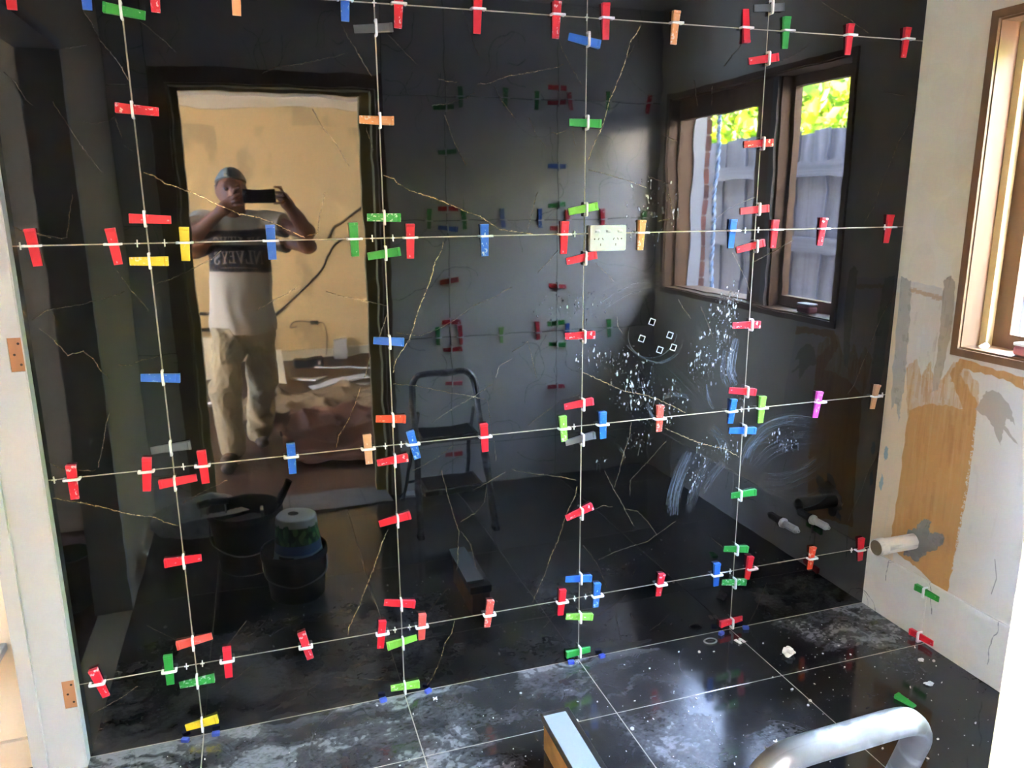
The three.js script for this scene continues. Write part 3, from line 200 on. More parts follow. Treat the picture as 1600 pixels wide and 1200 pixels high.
{
  const wall = structGroup('wall_front', 'white marble-look tiled wall with a doorway, seen mirrored in the black tiles');
  mesh('framing', merge([box(XL - 0.12, -0.073, -0.1, CEIL + 0.05, ZW, ZO), box(0.858, XR + 0.14, -0.1, CEIL + 0.05, ZW, ZO), box(-0.073, 0.858, 2.078, CEIL + 0.05, ZW, ZO)]), sandPaint, wall);
  mesh('joint_backing', merge([box(XL, -0.135, 0, CEIL, ZW - 0.0005, ZW + 0.001), box(0.905, XR, 0, CEIL, ZW - 0.0005, ZW + 0.001), box(-0.135, 0.905, 2.14, CEIL, ZW - 0.0005, ZW + 0.001)]), darkGap, wall);
  const uv = (q) => [q.x + 0.31 * Math.round(q.x / 0.6), q.y + 0.17 * Math.round(q.x / 0.6)], c2 = [[XL, -0.135], [0.905, XJ[2]], [XJ[2], XJ[3]], [XJ[3], XR]];
  for (const [a, b] of c2) for (let j = 0; j < 5; j++) mesh('tile', tileGeo(V3(0, 0, ZW - 0.0004), V3(-1, 0, 0), V3(0, 1, 0), V3(0, 0, -1), -b + GAP, -a - GAP, rows[j] + GAP, rows[j + 1] - GAP, 0.003, (q) => { const k = Math.round((a + 5) / 0.6) * 0.37 + j * 0.23; return [q.x + k, q.y + k * 1.7]; }), marbleTile, wall);
  mesh('tile', tileGeo(V3(0, 0, ZW - 0.0004), V3(-1, 0, 0), V3(0, 1, 0), V3(0, 0, -1), -0.905 + GAP, 0.135 - GAP, 2.14 + GAP, CEIL - GAP, 0.003, uv), marbleTile, wall);
}
{ // doorway to the next room: lining, stops, architraves, threshold
  const brownWood = M({ name: 'old stained timber', color: '#7d6850', roughness: 0.6 });
  const d = structGroup('door_1', 'open doorway with painted lining, stops and architrave, no door hung');
  const jambCream = M({ name: 'cream gloss paint', color: '#95875a', roughness: 0.4 });
  mesh('jamb', box(0.842, 0.858, 0, 2.078, ZW - 0.004, ZO + 0.004), jambCream, d); mesh('jamb', box(-0.073, -0.055, 0, 2.078, ZW - 0.004, ZO + 0.004), jambCream, d); mesh('head', box(-0.055, 0.842, 2.06, 2.078, ZW - 0.004, ZO + 0.004), jambCream, d);
  mesh('stop', box(0.79, 0.842, 0, 2.06, 1.832, 1.866), jambCream, d); mesh('stop', box(-0.055, -0.022, 0, 2.06, 1.832, 1.866), jambCream, d); mesh('stop', box(-0.022, 0.79, 2.044, 2.06, 1.832, 1.866), jambCream, d);
  mesh('architrave', box(0.864, 0.903, 0, 2.138, ZW - 0.02, ZW - 0.0045), brownWood, d); mesh('architrave', box(-0.133, -0.065, 0, 2.138, ZW - 0.02, ZW - 0.0045), brownWood, d); mesh('architrave', box(-0.065, 0.864, 2.07, 2.138, ZW - 0.02, ZW - 0.0045), brownWood, d);
  const sill = M({ name: 'grey worn threshold', map: pixelTex(256, 64, (u, v) => { const k = 0.36 + 0.16 * fbm(u * 20, v * 6, 4, 4) - (Math.abs(u - 0.33) < 0.004 || Math.abs(u - 0.7) < 0.004 ? 0.2 : 0); return [k, k * 0.97, k * 0.9]; }), roughness: 0.6 });
  mesh('threshold', uvBy(box(-0.055, 0.842, 0, 0.012, ZW - 0.14, ZO), (x, y, z) => [x, z * 4]), sill, d);
}
// right wall: old paint, plaster, primer and skim, drawn in metres along the wall
const RWW = 1024, RWH = 1448;
const rightCanvas = canvas(RWW, RWH, (g) => {
  const rnd = rng(33), X = (z) => (z / ZW) * RWW, Y = (y) => (1 - y / 2.5) * RWH;
  g.fillStyle = '#ebe4d0'; g.fillRect(0, 0, RWW, RWH);
  const rough = (pts, colour, jit = 3, n = 6) => { g.fillStyle = colour; g.beginPath(); for (let i = 0; i < pts.length; i += 2) { const a = [X(pts[i]), Y(pts[i + 1])], b = [X(pts[(i + 2) % pts.length]), Y(pts[(i + 3) % pts.length])]; for (let s = 0; s < n; s++) { const x = a[0] + ((b[0] - a[0]) * s) / n + (rnd() - 0.5) * jit, y = a[1] + ((b[1] - a[1]) * s) / n + (rnd() - 0.5) * jit; i || s ? g.lineTo(x, y) : g.moveTo(x, y); } } g.fill(); };
  const blotch = (pts, colours, n, len) => { g.save(); g.beginPath(); for (let i = 0; i < pts.length; i += 2) { const q = [X(pts[i]), Y(pts[i + 1])]; i ? g.lineTo(...q) : g.moveTo(...q); } g.clip(); for (let i = 0; i < n; i++) { const k = (rnd() * pts.length) >> 1, m = (rnd() * pts.length) >> 1, t = rnd(), x = X(pts[2 * k] * t + pts[2 * m] * (1 - t)), y = Y(pts[2 * k + 1] * t + pts[2 * m + 1] * (1 - t)); g.strokeStyle = colours[(rnd() * colours.length) | 0]; g.lineWidth = 1 + rnd() * 8; g.beginPath(); g.moveTo(x, y); g.lineTo(x + (rnd() - 0.5) * 10, y + (rnd() - 0.5) * len); g.stroke(); } g.restore(); };
  for (let i = 0; i < 500; i++) { g.fillStyle = rnd() < 0.5 ? 'rgba(190,178,150,.07)' : 'rgba(220,210,188,.07)'; g.beginPath(); g.ellipse(rnd() * RWW, rnd() * RWH, 8 + rnd() * 40, 8 + rnd() * 60, 0, 0, 6.3); g.fill(); }
  rough(PATCHES.plaster, '#d9d5cb', 6); rough([-0.01, 0.2, 0.12, 0.2, 0.13, 1.19, -0.01, 1.21], '#e0cfb4', 5);
  blotch(PATCHES.plaster, ['rgba(190,186,176,.16)', 'rgba(222,219,212,.16)', 'rgba(170,166,156,.08)'], 300, 120);
  rough(PATCHES.panel, '#d6d0c4', 4); blotch(PATCHES.panel, ['rgba(150,145,135,.12)', 'rgba(232,228,220,.2)'], 40, 90);
  g.fillStyle = 'rgba(196,170,140,.8)'; for (let i = 0; i < 30; i++) { const t = i / 29; g.fillRect(X(0.02 + 0.17 * t), Y(1.232 - 0.02 * t + 0.008 * rnd()), 9, 4 + rnd() * 4); }
  rough(PATCHES.wash, 'rgba(196,158,108,.5)', 7); blotch(PATCHES.wash, ['rgba(190,145,90,.3)', 'rgba(214,206,192,.3)'], 160, 160); rough(PATCHES.ochre, '#c99a60', 5); blotch(PATCHES.ochre, ['rgba(170,124,70,.16)', 'rgba(205,165,110,.16)', 'rgba(214,186,140,.10)', 'rgba(150,108,60,.07)'], 420, 200);
  for (let i = 0; i < 260; i++) { const t = rnd(), y = 0.25 + t * 0.72; g.fillStyle = 'rgba(217,213,203,.85)'; g.fillRect(X(0.364 + t * 0.018 + Math.abs(rnd() - 0.5) * 0.02), Y(y), 1 + rnd() * 2.5, 1 + rnd() * 2.5); }
  rough(PATCHES.skim, '#b4b1a6', 5); blotch(PATCHES.skim, ['rgba(190,188,178,.3)', 'rgba(125,124,116,.25)'], 80, 30);
  rough(PATCHES.stroke, '#b8ae9a', 4); blotch(PATCHES.stroke, ['rgba(140,132,116,.2)', 'rgba(190,182,166,.2)'], 40, 60);
  rough(PATCHES.splotch, '#b3ab9c', 3); rough(PATCHES.mud, '#85827b', 4); blotch(PATCHES.mud, ['rgba(96,94,90,.4)', 'rgba(150,148,142,.3)'], 60, 30); rough(PATCHES.dab1, '#9fb2b8', 3); rough(PATCHES.dab2, '#9fb2b8', 3);
  g.strokeStyle = 'rgba(70,70,66,.5)'; g.lineWidth = 1.5; g.beginPath(); g.moveTo(X(0.52), Y(0.3)); g.lineTo(X(0.53), Y(0.36)); g.lineTo(X(0.515), Y(0.42)); g.stroke();
});
const rightPaint = M({ name: 'patched paint, plaster and primer', map: ctex(rightCanvas), roughness: 0.85, bumpMap: floatTex(256, 256, (u, v) => fbm(u * 30, v * 40, 4, 8)), bumpScale: 0.001 });
const WZ0 = 0.285, WZ1 = 1.66, WY0 = 1.05, WY1 = 2.06;
{
  const g = merge([box(XR, 2.55, -0.1, CEIL + 0.05, -0.16, WZ0), box(XR, 2.55, -0.1, CEIL + 0.05, WZ1, ZW), box(XR, 2.55, -0.1, WY0, WZ0, WZ1), box(XR, 2.55, WY1, CEIL + 0.05, WZ0, WZ1)]);
  const wall = structGroup('wall_right', 'patchy beige wall with bare plaster and ochre primer around the window');
  mesh('plaster', uvBy(g, (x, y, z) => [z / ZW, y / 2.5]), rightPaint, wall);
  for (const [a, b] of [[0, 0.29], [0.29, 0.892], [0.892, 1.494], [1.494, ZW]]) mesh('tile', tileGeo(V3(XR, 0, 0), V3(0, 0, -1), V3(0, 1, 0), V3(-1, 0, 0), -b + 0.0009, -a - (a ? 0.0009 : 0.001), 0.001, 0.229, 0.009, (q) => [q.z + 0.45 + Math.floor(a * 3) * 0.31, q.y + 0.72]), marbleTile, wall);
}
{ // window in the right wall: timber lining, two sashes, glass
  const timber = M({ name: 'brown timber', map: pixelTex(128, 512, (u, v) => { const n = fbm(u * 30, v * 5, 4, 6), k = 0.82 + 0.3 * n; return [0.5 * k, 0.37 * k, 0.25 * k]; }), roughness: 0.55 }), bead = M({ name: 'raw pine bead', color: '#c4b07c', roughness: 0.6 }), grey = M({ name: 'grey track', color: '#7d7770', roughness: 0.5 });
  const w = structGroup('window_1', 'timber sash window with two panes in the right wall'), glass = MP({ name: 'window glass', color: '#ffffff', transmission: 1, roughness: 0, ior: 1.5 });
  const L = 0.018, X0 = 2.396, X1 = 2.56;
  for (const [a, b] of [[WZ0, WZ0 + L], [WZ1 - L, WZ1]]) mesh('lining', box(X0, X1, WY0, WY1, a, b), timber, w);
  mesh('lining', box(X0, X1, WY1 - L, WY1, WZ0 + L, WZ1 - L), timber, w); mesh('sill', box(X0, X1 + 0.05, WY0, WY0 + L, WZ0 + L, WZ1 - L), timber, w);
  const rim = (a, b, c, d) => mesh('rim', box(2.386, X0, a, b, c, d), timber, w); rim(WY0 - 0.012, WY1 + 0.012, WZ0 - 0.012, WZ0 + 0.014); rim(WY0 - 0.012, WY1 + 0.012, WZ1 - 0.014, WZ1 + 0.012); rim(WY0 - 0.012, WY0 + 0.012, WZ0 + 0.014, WZ1 - 0.014); rim(WY1 - 0.012, WY1 + 0.012, WZ0 + 0.014, WZ1 - 0.014);
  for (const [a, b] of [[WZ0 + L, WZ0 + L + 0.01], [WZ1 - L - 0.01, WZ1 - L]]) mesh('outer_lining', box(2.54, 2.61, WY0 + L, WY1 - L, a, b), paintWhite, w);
  mesh('bead', box(2.47, 2.497, WY0 + L, WY1 - L, WZ0 + L, WZ0 + L + 0.024), bead, w);
  const sash = (x, d, z0, z1, y0, y1, sl, sr, rb, rt, timber) => { const s = new THREE.Group(); s.name = 'sash'; w.add(s); mesh('stile', box(x, x + d, y0, y1, z0, z0 + sl), timber, s); mesh('stile', box(x, x + d, y0, y1, z1 - sr, z1), timber, s); mesh('rail', box(x, x + d, y0, y0 + rb, z0 + sl, z1 - sr), timber, s); mesh('rail', box(x, x + d, y1 - rt, y1, z0 + sl, z1 - sr), timber, s); mesh('pane', uvBy(new THREE.PlaneGeometry(z1 - sr - z0 - sl, y1 - y0 - rb - rt).rotateY(-Math.PI / 2).translate(x + d / 2, (y0 + rb + y1 - rt) / 2, (z0 + sl + z1 - sr) / 2), (a, b, c) => [c, b]), glass, s); };
  sash(2.502, 0.035, WZ0 + L, 0.835, WY0 + L, WY1 - L, 0.078, 0.075, 0.045, 0.042, timber);
  sash(2.452, 0.035, 0.83, WZ1 - L, WY0 + L, WY1 - L, 0.115, 0.012, 0.006, 0.1, timber);
  mesh('track', box(2.435, 2.45, WY0 + L, WY1 - L, 0.79, 0.825), grey, w); mesh('mullion', box(2.452, 2.5, WY0 + L, WY1 - L, 0.78, 0.829), timber, w);
}
{ // left wall with a second doorway hard against the black tiles
  const g = merge([box(XL - 0.11, XL, -0.1, CEIL + 0.05, 0.9, ZW), box(XL - 0.11, XL, 2.07, CEIL + 0.05, 0.0, 0.9), box(XL - 0.11, XL, -0.1, CEIL + 0.05, -0.16, -0.001)]);
  struct('wall_left', g, sandPaint, 'plain beige left wall beside the side doorway');
  const d = structGroup('door_2', 'white painted door jamb with bare hinge recesses at the left edge'), bare = M({ name: 'bare timber in the hinge recess', map: pixelTex(64, 128, (u, v) => { const k = 0.75 + 0.4 * fbm(u * 14, v * 5, 4, 2); return [0.72 * k, 0.52 * k, 0.38 * k]; }), roughness: 0.8 }), hole = M({ name: 'screw hole', color: '#2a1c14' });
  const JX0 = XL - 0.128, JX1 = XL - 0.003, z1 = 0.04, rec = [[0.19, 0.275], [1.135, 1.22]];
  const parts = []; let y = 0; for (const [a, b] of rec) { parts.push(box(JX0, JX1, y, a, 0.0012, z1)); parts.push(box(JX0, JX1 - 0.03, a, b, 0.0012, z1), box(JX1 - 0.03, JX1, a, b, 0.0012, z1 - 0.004)); y = b; } parts.push(box(JX0, JX1, y, 2.07, 0.0012, z1));
  mesh('jamb', merge(parts), paintWhite, d);
  for (const [a, b] of rec) { const r = mesh('hinge_recess', box(JX1 - 0.0298, JX1 - 0.0002, a + 0.0004, b - 0.0004, z1 - 0.004, z1 - 0.0036), bare, d); for (const t of [0.2, 0.5, 0.82]) mesh('screw_hole', new THREE.CircleGeometry(0.0032, 10).translate(JX1 - 0.013 + 0.006 * Math.sin(t * 9), a + (b - a) * t, z1 - 0.0034), hole, r); }
  mesh('stop', box(JX0, JX0 + 0.035, 0, 2.03, z1, z1 + 0.012), paintWhite, d);
  mesh('jamb', box(JX0, JX1 + 0.003, 0, 2.07, 0.862, 0.9), paintWhite, d); mesh('head', box(JX0, JX1 + 0.003, 2.032, 2.07, z1, 0.862), paintWhite, d);
  mesh('edge_strip', box(JX1 + 0.0004, JX1 + 0.0034, 0.001, 2.07, 0.0016, z1 - 0.001), paintWhite, d);
}
struct('ceiling', box(XL - 0.12, 2.55, CEIL, CEIL + 0.12, -0.16, ZW), ceilPaint, 'plain bathroom ceiling above the tiles');
// ---------------------------------------------------------------- the next room, the side passage and outdoors
const ZB = 5.75, OX0 = -2.2, OX1 = 2.408;
const boards = pixelTex(512, 512, (u, v) => { const row = Math.floor(u * 8), k = 0.75 + 0.3 * hash2(row, 3, 3) + 0.25 * (fbm(u * 90, v * 6 + row * 7, 3, 7) - 0.5), e = Math.abs(u * 8 - row) < 0.03 ? 0.5 : 1; return [0.33 * k * e, 0.2 * k * e, 0.14 * k * e]; });
const boardMat = M({ name: 'dark red-brown floorboards', map: boards, roughness: 0.45 });
struct('floor', merge([box(OX0 - 0.12, OX1 + 0.14, -0.14, 0, ZO, ZB + 0.1), box(-1.5, XL - 0.12, -0.14, 0, -0.13, ZO)]), boardMat, 'dark brown timber floor of the next room, seen mirrored in the doorway');
struct('ceiling', merge([box(OX0 - 0.12, OX1 + 0.14, CEIL, CEIL + 0.12, ZO, ZB + 0.1), box(-1.5, XL - 0.12, CEIL, CEIL + 0.12, -0.13, ZO)]), ceilPaint, 'pale ceiling of the next room');
struct('wall_far', box(OX0 - 0.12, OX1 + 0.14, -0.1, CEIL, ZB, ZB + 0.12), roomPaint, 'cream painted far wall of the next room, mirrored behind the person');
struct('wall_room_right', box(OX1, OX1 + 0.14, -0.1, CEIL, ZO, ZB), neutralPaint, 'off-white right wall of the next room');
// left wall of the next room: a wide window opening that lets the sun and sky in
const SW = { z0: 2.0, z1: 3.25, y0: 0.1, y1: 2.4 };
struct('wall_room_left', merge([box(OX0 - 0.12, OX0, -0.1, CEIL, ZO, SW.z0), box(OX0 - 0.12, OX0, -0.1, CEIL, SW.z1, ZB), box(OX0 - 0.12, OX0, -0.1, SW.y0, SW.z0, SW.z1), box(OX0 - 0.12, OX0, SW.y1, CEIL, SW.z0, SW.z1)]), neutralPaint, 'off-white left wall of the next room around its wide window');
{
  const w = structGroup('window_2', 'wide painted window of the next room');
  for (let i = 0; i <= 3; i++) { const z = SW.z0 + ((SW.z1 - SW.z0) * i) / 3; mesh('post', box(OX0 - 0.1, OX0 - 0.04, SW.y0, SW.y1, z - 0.025 + (i === 0 ? 0.025 : 0) - (i === 3 ? 0.025 : 0), z + 0.025 + (i === 0 ? 0.025 : 0) - (i === 3 ? 0.025 : 0)), paintWhite, w); }
  mesh('sill', box(OX0 - 0.14, OX0 + 0.03, SW.y0, SW.y0 + 0.025, SW.z0, SW.z1), paintWhite, w);
}
// front side of the dividing wall is wall_front's framing; from the passage to the corner it continues here
struct('wall_passage_front', merge([box(OX0, -1.3, -0.1, CEIL, ZW, ZO), box(-0.78, XL - 0.12, -0.1, CEIL, ZW, ZO), box(-1.3, -0.78, 2.05, CEIL, ZW, ZO)]), neutralPaint, 'off-white wall between the next room and the side passage');
struct('wall_passage', box(-1.5, XL - 0.121, -0.1, CEIL, -0.13, -0.022), neutralPaint, 'off-white wall of the passage through the side doorway');
struct('wall_passage_left', box(-1.5, -1.38, -0.1, CEIL, -0.022, ZW), neutralPaint, 'off-white left wall of the side passage');
struct('baseboard_passage', merge([box(-1.38, XL - 0.13, 0, 0.09, -0.022, -0.008), box(-1.38, -1.366, 0, 0.09, -0.008, ZW)]), neutralPaint, 'cream skirting board in the side passage');
{ const trim = M({ name: 'old cream trim', color: '#d9cfae', roughness: 0.5 }); struct('baseboard_far', box(OX0, OX1, 0, 0.1, ZB - 0.02, ZB), trim, 'cream skirting board along the far wall of the next room'); struct('trim_1', box(OX0, OX1, 2.4, CEIL, ZB - 0.03, ZB), M({ name: 'pale cornice', color: '#e6d9bb' }), 'pale cornice strip above the far cream wall'); }
// roof with deep eaves
struct('roof', merge([box(OX0 - 0.75, 3.2, CEIL + 0.125, CEIL + 0.25, ZW, ZB + 0.7), box(-1.75, 3.2, CEIL + 0.125, CEIL + 0.25, -0.9, ZW)]), M({ name: 'roof underside', color: '#bdb7ab' }), 'flat roof with eaves over the house');
// brick veneer beside the bathroom window
{
  const brick = [0, 1, 2].map((k) => M({ name: 'red-brown brick', map: pixelTex(64, 32, (u, v) => { const n = fbm(u * 12 + k * 9, v * 7, 4, k + 3), b = 0.75 + 0.5 * n; return [[0.52, 0.46, 0.5][k] * b, [0.33, 0.3, 0.34][k] * b, [0.28, 0.27, 0.31][k] * b]; }), roughness: 0.9 })), mortar = M({ name: 'grey mortar', color: '#9a948a' });
  const w = structGroup('wall_outside', 'red brick outer wall beside the window, seen mirrored');
  mesh('mortar', merge([box(2.585, 2.685, -0.45, 2.5, 1.716, 2.6), box(2.585, 2.685, -0.45, 1.0, 0.2, 1.716)]), mortar, w);
  const course = 0.086; for (let r = 0; r < 34; r++) for (let c = 0; c < 4; c++) { const y = -0.44 + r * course; if (y > 2.42) continue; const z0 = 1.71 + c * 0.24 - (r % 2 ? 0.12 : 0), a = Math.max(1.71, z0); const b = z0 + 0.23; if (b - a < 0.04) continue; mesh('brick', box(2.58, 2.69, y, y + 0.076, a, b), brick[(r * 5 + c * 3) % 3], w); }
}
// ground, fence and trees outside
struct('ground', box(2.55, 14, -0.5, -0.45, -8, 14), M({ name: 'pale concrete paving', map: pixelTex(256, 256, (u, v) => { const k = 0.85 + 0.25 * fbm(u * 16, v * 16, 4, 2); return [0.74 * k, 0.72 * k, 0.68 * k]; }) }), 'pale concrete paving between the house and the fence');  // unseen ground, made pale to bounce light up through the window
{
  const FX = 3.9, wood = [0, 1, 2, 3].map((k) => M({ name: 'weathered grey paling', map: pixelTex(64, 512, (u, v) => { const n = fbm(u * 18 + k * 7, v * 3, 4, k + 11), m = fbm(u * 4, v * 5 + k * 3, 3, k + 2), b = 0.55 + 0.42 * n + 0.25 * (m - 0.5) + [0, 0.12, -0.12, 0.05][k]; return [0.5 * b, 0.49 * b, 0.51 * b]; }), roughness: 0.9 }));
  const f = thing('paling_fence', 'weathered grey timber paling fence outside, mirrored through the window', 'fence', [FX, -0.45, 2.5]), rnd = rng(4);
  for (let i = 0; i < 52; i++) { const z = -1.4 + i * 0.152 - 2.5, h = 2.43 + (rnd() - 0.5) * 0.03; mesh('paling', uvBy(box(0.02 + (i % 2) * 0.0165, 0.036 + (i % 2) * 0.0165, 0, h, z - (i % 2) * 0.012, z + 0.146 + (i % 2) * 0.014), (x, y, q) => [(q - z) / 0.15, y / 2.5]), wood[(i * 7 + ((rnd() * 3) | 0)) % 4], f); }
  for (const y of [0.5, 1.62, 2.13]) mesh('rail', uvBy(box(-0.03, 0.02, y, y + 0.1, -3.9, 4.02), (x, q, z) => [q * 6, z * 0.3]), wood[1], f);
  for (const z of [-3.3, -0.9, 1.5]) mesh('post', box(-0.07, -0.03, 0, 2.25, z, z + 0.1), wood[2], f);
}
{
  const leafMats = [['#8fb01c', 0.5], ['#5f8a18', 0.45], ['#b2c62c', 0.5]].map(([c, t]) => MP({ name: 'sunlit leaf', color: c, roughness: 0.9, transmission: t, thickness: 0, side: THREE.DoubleSide }));
  const leaf = new THREE.BufferGeometry(); leaf.setAttribute('position', new THREE.Float32BufferAttribute([0, 0, 0, 0.35, 0.5, 0.06, 0, 1, 0, -0.35, 0.5, 0.06, 0, 0.5, -0.05], 3)); leaf.setIndex([0, 1, 4, 1, 2, 4, 2, 3, 4, 3, 0, 4]); leaf.computeVertexNormals(); leaf.setAttribute('uv', new THREE.Float32BufferAttribute([0.5, 0, 1, 0.5, 0.5, 1, 0, 0.5, 0.5, 0.5], 2));
  const bark = M({ name: 'bark', color: '#5a4c3c', roughness: 0.95 });
  const labels = ['bright yellow-green leafy tree above the fence, left in the mirrored panes', 'bright yellow-green leafy tree above the fence, middle of the mirrored panes', 'bright yellow-green leafy tree above the fence, right in the mirrored panes'];
  [[5.0, 4.5, 1.7], [4.95, 2.7, 1.6], [5.1, 0.9, 1.6]].forEach(([x, z, r], i) => {
    const rnd = rng(60 + i), t = thing('leafy_tree', labels[i], 'tree', [x, -0.45, z], 'trees behind the fence');
    mesh('trunk', tube([[0, 0, 0], [0.05, 1, 0.04], [-0.03, 1.7, 0.02], [0.02, 2.4, -0.05]], 0.07, 16, 8), bark, t);
    leafMats.forEach((m, k) => { const n = 2200, im = new THREE.InstancedMesh(leaf, m, n), o = new THREE.Object3D(); im.name = 'foliage'; im.userData.kind = 'stuff'; im.castShadow = im.receiveShadow = true; for (let q = 0; q < n; q++) { const a = rnd() * 6.283, h = rnd() * 2 - 1, s = Math.pow(rnd(), 0.4), c = Math.sqrt(1 - h * h); o.position.set(Math.cos(a) * c * s * r * 0.55, 2.5 + h * s * 1.0, Math.sin(a) * c * s * r); o.rotation.set(rnd() * 3 - 1.5, rnd() * 6.3, rnd() * 3 - 1.5); o.scale.setScalar(0.07 + rnd() * 0.07); o.updateMatrix(); im.setMatrixAt(q, o.matrix); } t.add(im); });
  });
}
struct('wall_light_blocker', box(2.72, 9, -0.45, 3.4, -2.4, -2.2), M({ name: 'grey rendered wall', color: '#8d8b86', roughness: 0.9 }), 'added unseen wall at the end of the side yard, blocks sky light');  // added out of view to cut low sky light through the bathroom window
// ---------------------------------------------------------------- levelling clips and wedges
const WEDGE_RGB = { red: '#d8182f', scarlet: '#e04420', salmon: '#dc5248', orange: '#e09a62', tan: '#c99a74', yellow: '#ecd02c', green: '#279a3c', lime: '#7ec843', blue: '#1f66cc', magenta: '#f050dc', clear: '#8f9296' };
const WEDGE_WORD = { red: 'red', scarlet: 'orange-red', salmon: 'salmon-pink', orange: 'pale orange', tan: 'tan', yellow: 'yellow', green: 'green', lime: 'light green', blue: 'blue', magenta: 'magenta', clear: 'smoky clear' };
const wedgeMats = {};
for (const [k, hex] of Object.entries(WEDGE_RGB)) wedgeMats[k] = [0, 1, 2].map((v) => {
  if (k === 'clear') return MP({ name: 'smoky clear plastic', color: '#8b8f94', roughness: 0.2, transmission: 0.5, thickness: 0, ior: 1.5 });
  const c = new THREE.Color(hex), rnd = rng(v * 77 + hex.length + k.length * 13), s = rnd() * 50;
  const t = pixelTex(64, 192, (u, y) => { const n = fbm(u * 4 + s, y * 10 + s, 4, 3), m = fbm(u * 22 + s, y * 60, 2, 9), d = clamp(smooth([0.74, 0.68, 0.6][v], [0.92, 0.84, 0.74][v], n) * (0.35 + 0.5 * m) * [0.7, 0.95, 1.2][v]), e = Math.min(u, 1 - u) < 0.05 || Math.min(y, 1 - y) < 0.02 ? 0.1 : 0, g = c.clone().convertLinearToSRGB(), f = clamp(d + e); return [g.r + (0.93 - g.r) * f, g.g + (0.92 - g.g) * f, g.b + (0.91 - g.b) * f]; });
  return M({ name: WEDGE_WORD[k] + ' plastic with cement smears', map: t, roughness: 0.42 });
});
const clipMat = M({ name: 'milky white clip plastic', color: '#f0f1f3', roughness: 0.4 });
const spacerMat = M({ name: 'white spacer plastic', color: '#eceae4', roughness: 0.5 });
// wedge: thin end at -y, ribbed thick head at +y; side profile extruded across the width
function wedgeGeo(L, notch) {
  const h = L / 2, s = new THREE.Shape([[-h, 0.0006], [h, 0.0006], [h, 0.0125], [h - 0.006, 0.0128], [h - 0.0075, 0.0108], [h - 0.013, 0.0105], [-h, 0.0034]].map(([a, b]) => new THREE.Vector2(a, b)));
  const g = new THREE.ExtrudeGeometry(s, { depth: 0.0215, bevelEnabled: true, bevelThickness: 0.0008, bevelSize: 0.0007, bevelSegments: 1, steps: 1 }), p = g.attributes.position;
  for (let i = 0; i < p.count; i++) { const y = p.getX(i), z = p.getY(i), t = (y + h) / L; let w = p.getZ(i) - 0.01075; w *= 0.9 + 0.14 * t; if (notch) w *= 1 - 0.22 * Math.exp(-(((h - 0.014 - y) / 0.005) ** 2)); p.setXYZ(i, w, y, z); }
  g.computeVertexNormals(); return uvBy(g, (x, y) => [x / 0.0245 + 0.5, (y + h) / L]);
}
const wedgeShapes = {}; const wedgeShape = (L, n) => (wedgeShapes[Math.round(L * 200) + (n ? 'n' : '')] ??= wedgeGeo(Math.round(L * 200) / 200, n));
// clip: an arched plate that stands out of the joint, the wedge passes under its bridge
const clipGeo = (() => { const s = new THREE.Shape(), w = 0.0205, t = 0.021; s.moveTo(-w, 0); s.lineTo(-w, t - 0.006); s.quadraticCurveTo(-w, t, -w + 0.006, t); s.lineTo(w - 0.006, t); s.quadraticCurveTo(w, t, w, t - 0.006); s.lineTo(w, 0); s.lineTo(w - 0.005, 0); s.lineTo(w - 0.005, 0.0135); s.lineTo(-w + 0.005, 0.0135); s.lineTo(-w + 0.005, 0); s.closePath(); const g = new THREE.ExtrudeGeometry(s, { depth: 0.004, bevelEnabled: true, bevelThickness: 0.0008, bevelSize: 0.0006, bevelSegments: 1 }); g.translate(0, 0, -0.002); g.rotateX(Math.PI / 2); return g; })(); // across x, stands along +z, thin along y
const ORD = ['first', 'second', 'third', 'fourth', 'fifth', 'sixth', 'seventh', 'eighth', 'ninth', 'tenth', 'eleventh', 'twelfth', 'thirteenth', 'fourteenth', 'fifteenth', 'sixteenth', 'seventeenth'];
const HNAME = ['top', 'second', 'third', 'lowest'], VNAME = ['first', 'second', 'third', 'last'];
function placeWedge(colour, o, kx, ky, cx, cy, ang, L, z, facing, label, group, k, category = 'wedge') {
  const t = thing('levelling_wedge', label, category, [kx, ky, z], group); t.rotation.y = facing;
  const s = Math.cos(facing) < -0.5 ? -1 : 1, notch = ['orange', 'tan', 'clear'].includes(colour);
  const w = mesh('wedge', wedgeShape(L, notch), wedgeMats[colour][k % 3], t); w.position.set((cx - kx) * s, cy - ky, 0.0004); w.rotation.z = (s < 0 ? Math.PI - ang : ang) - Math.PI / 2;
  const c = mesh('clip', clipGeo, clipMat, t); if (o === 'h') c.rotation.z = Math.PI / 2;
  return t;
}
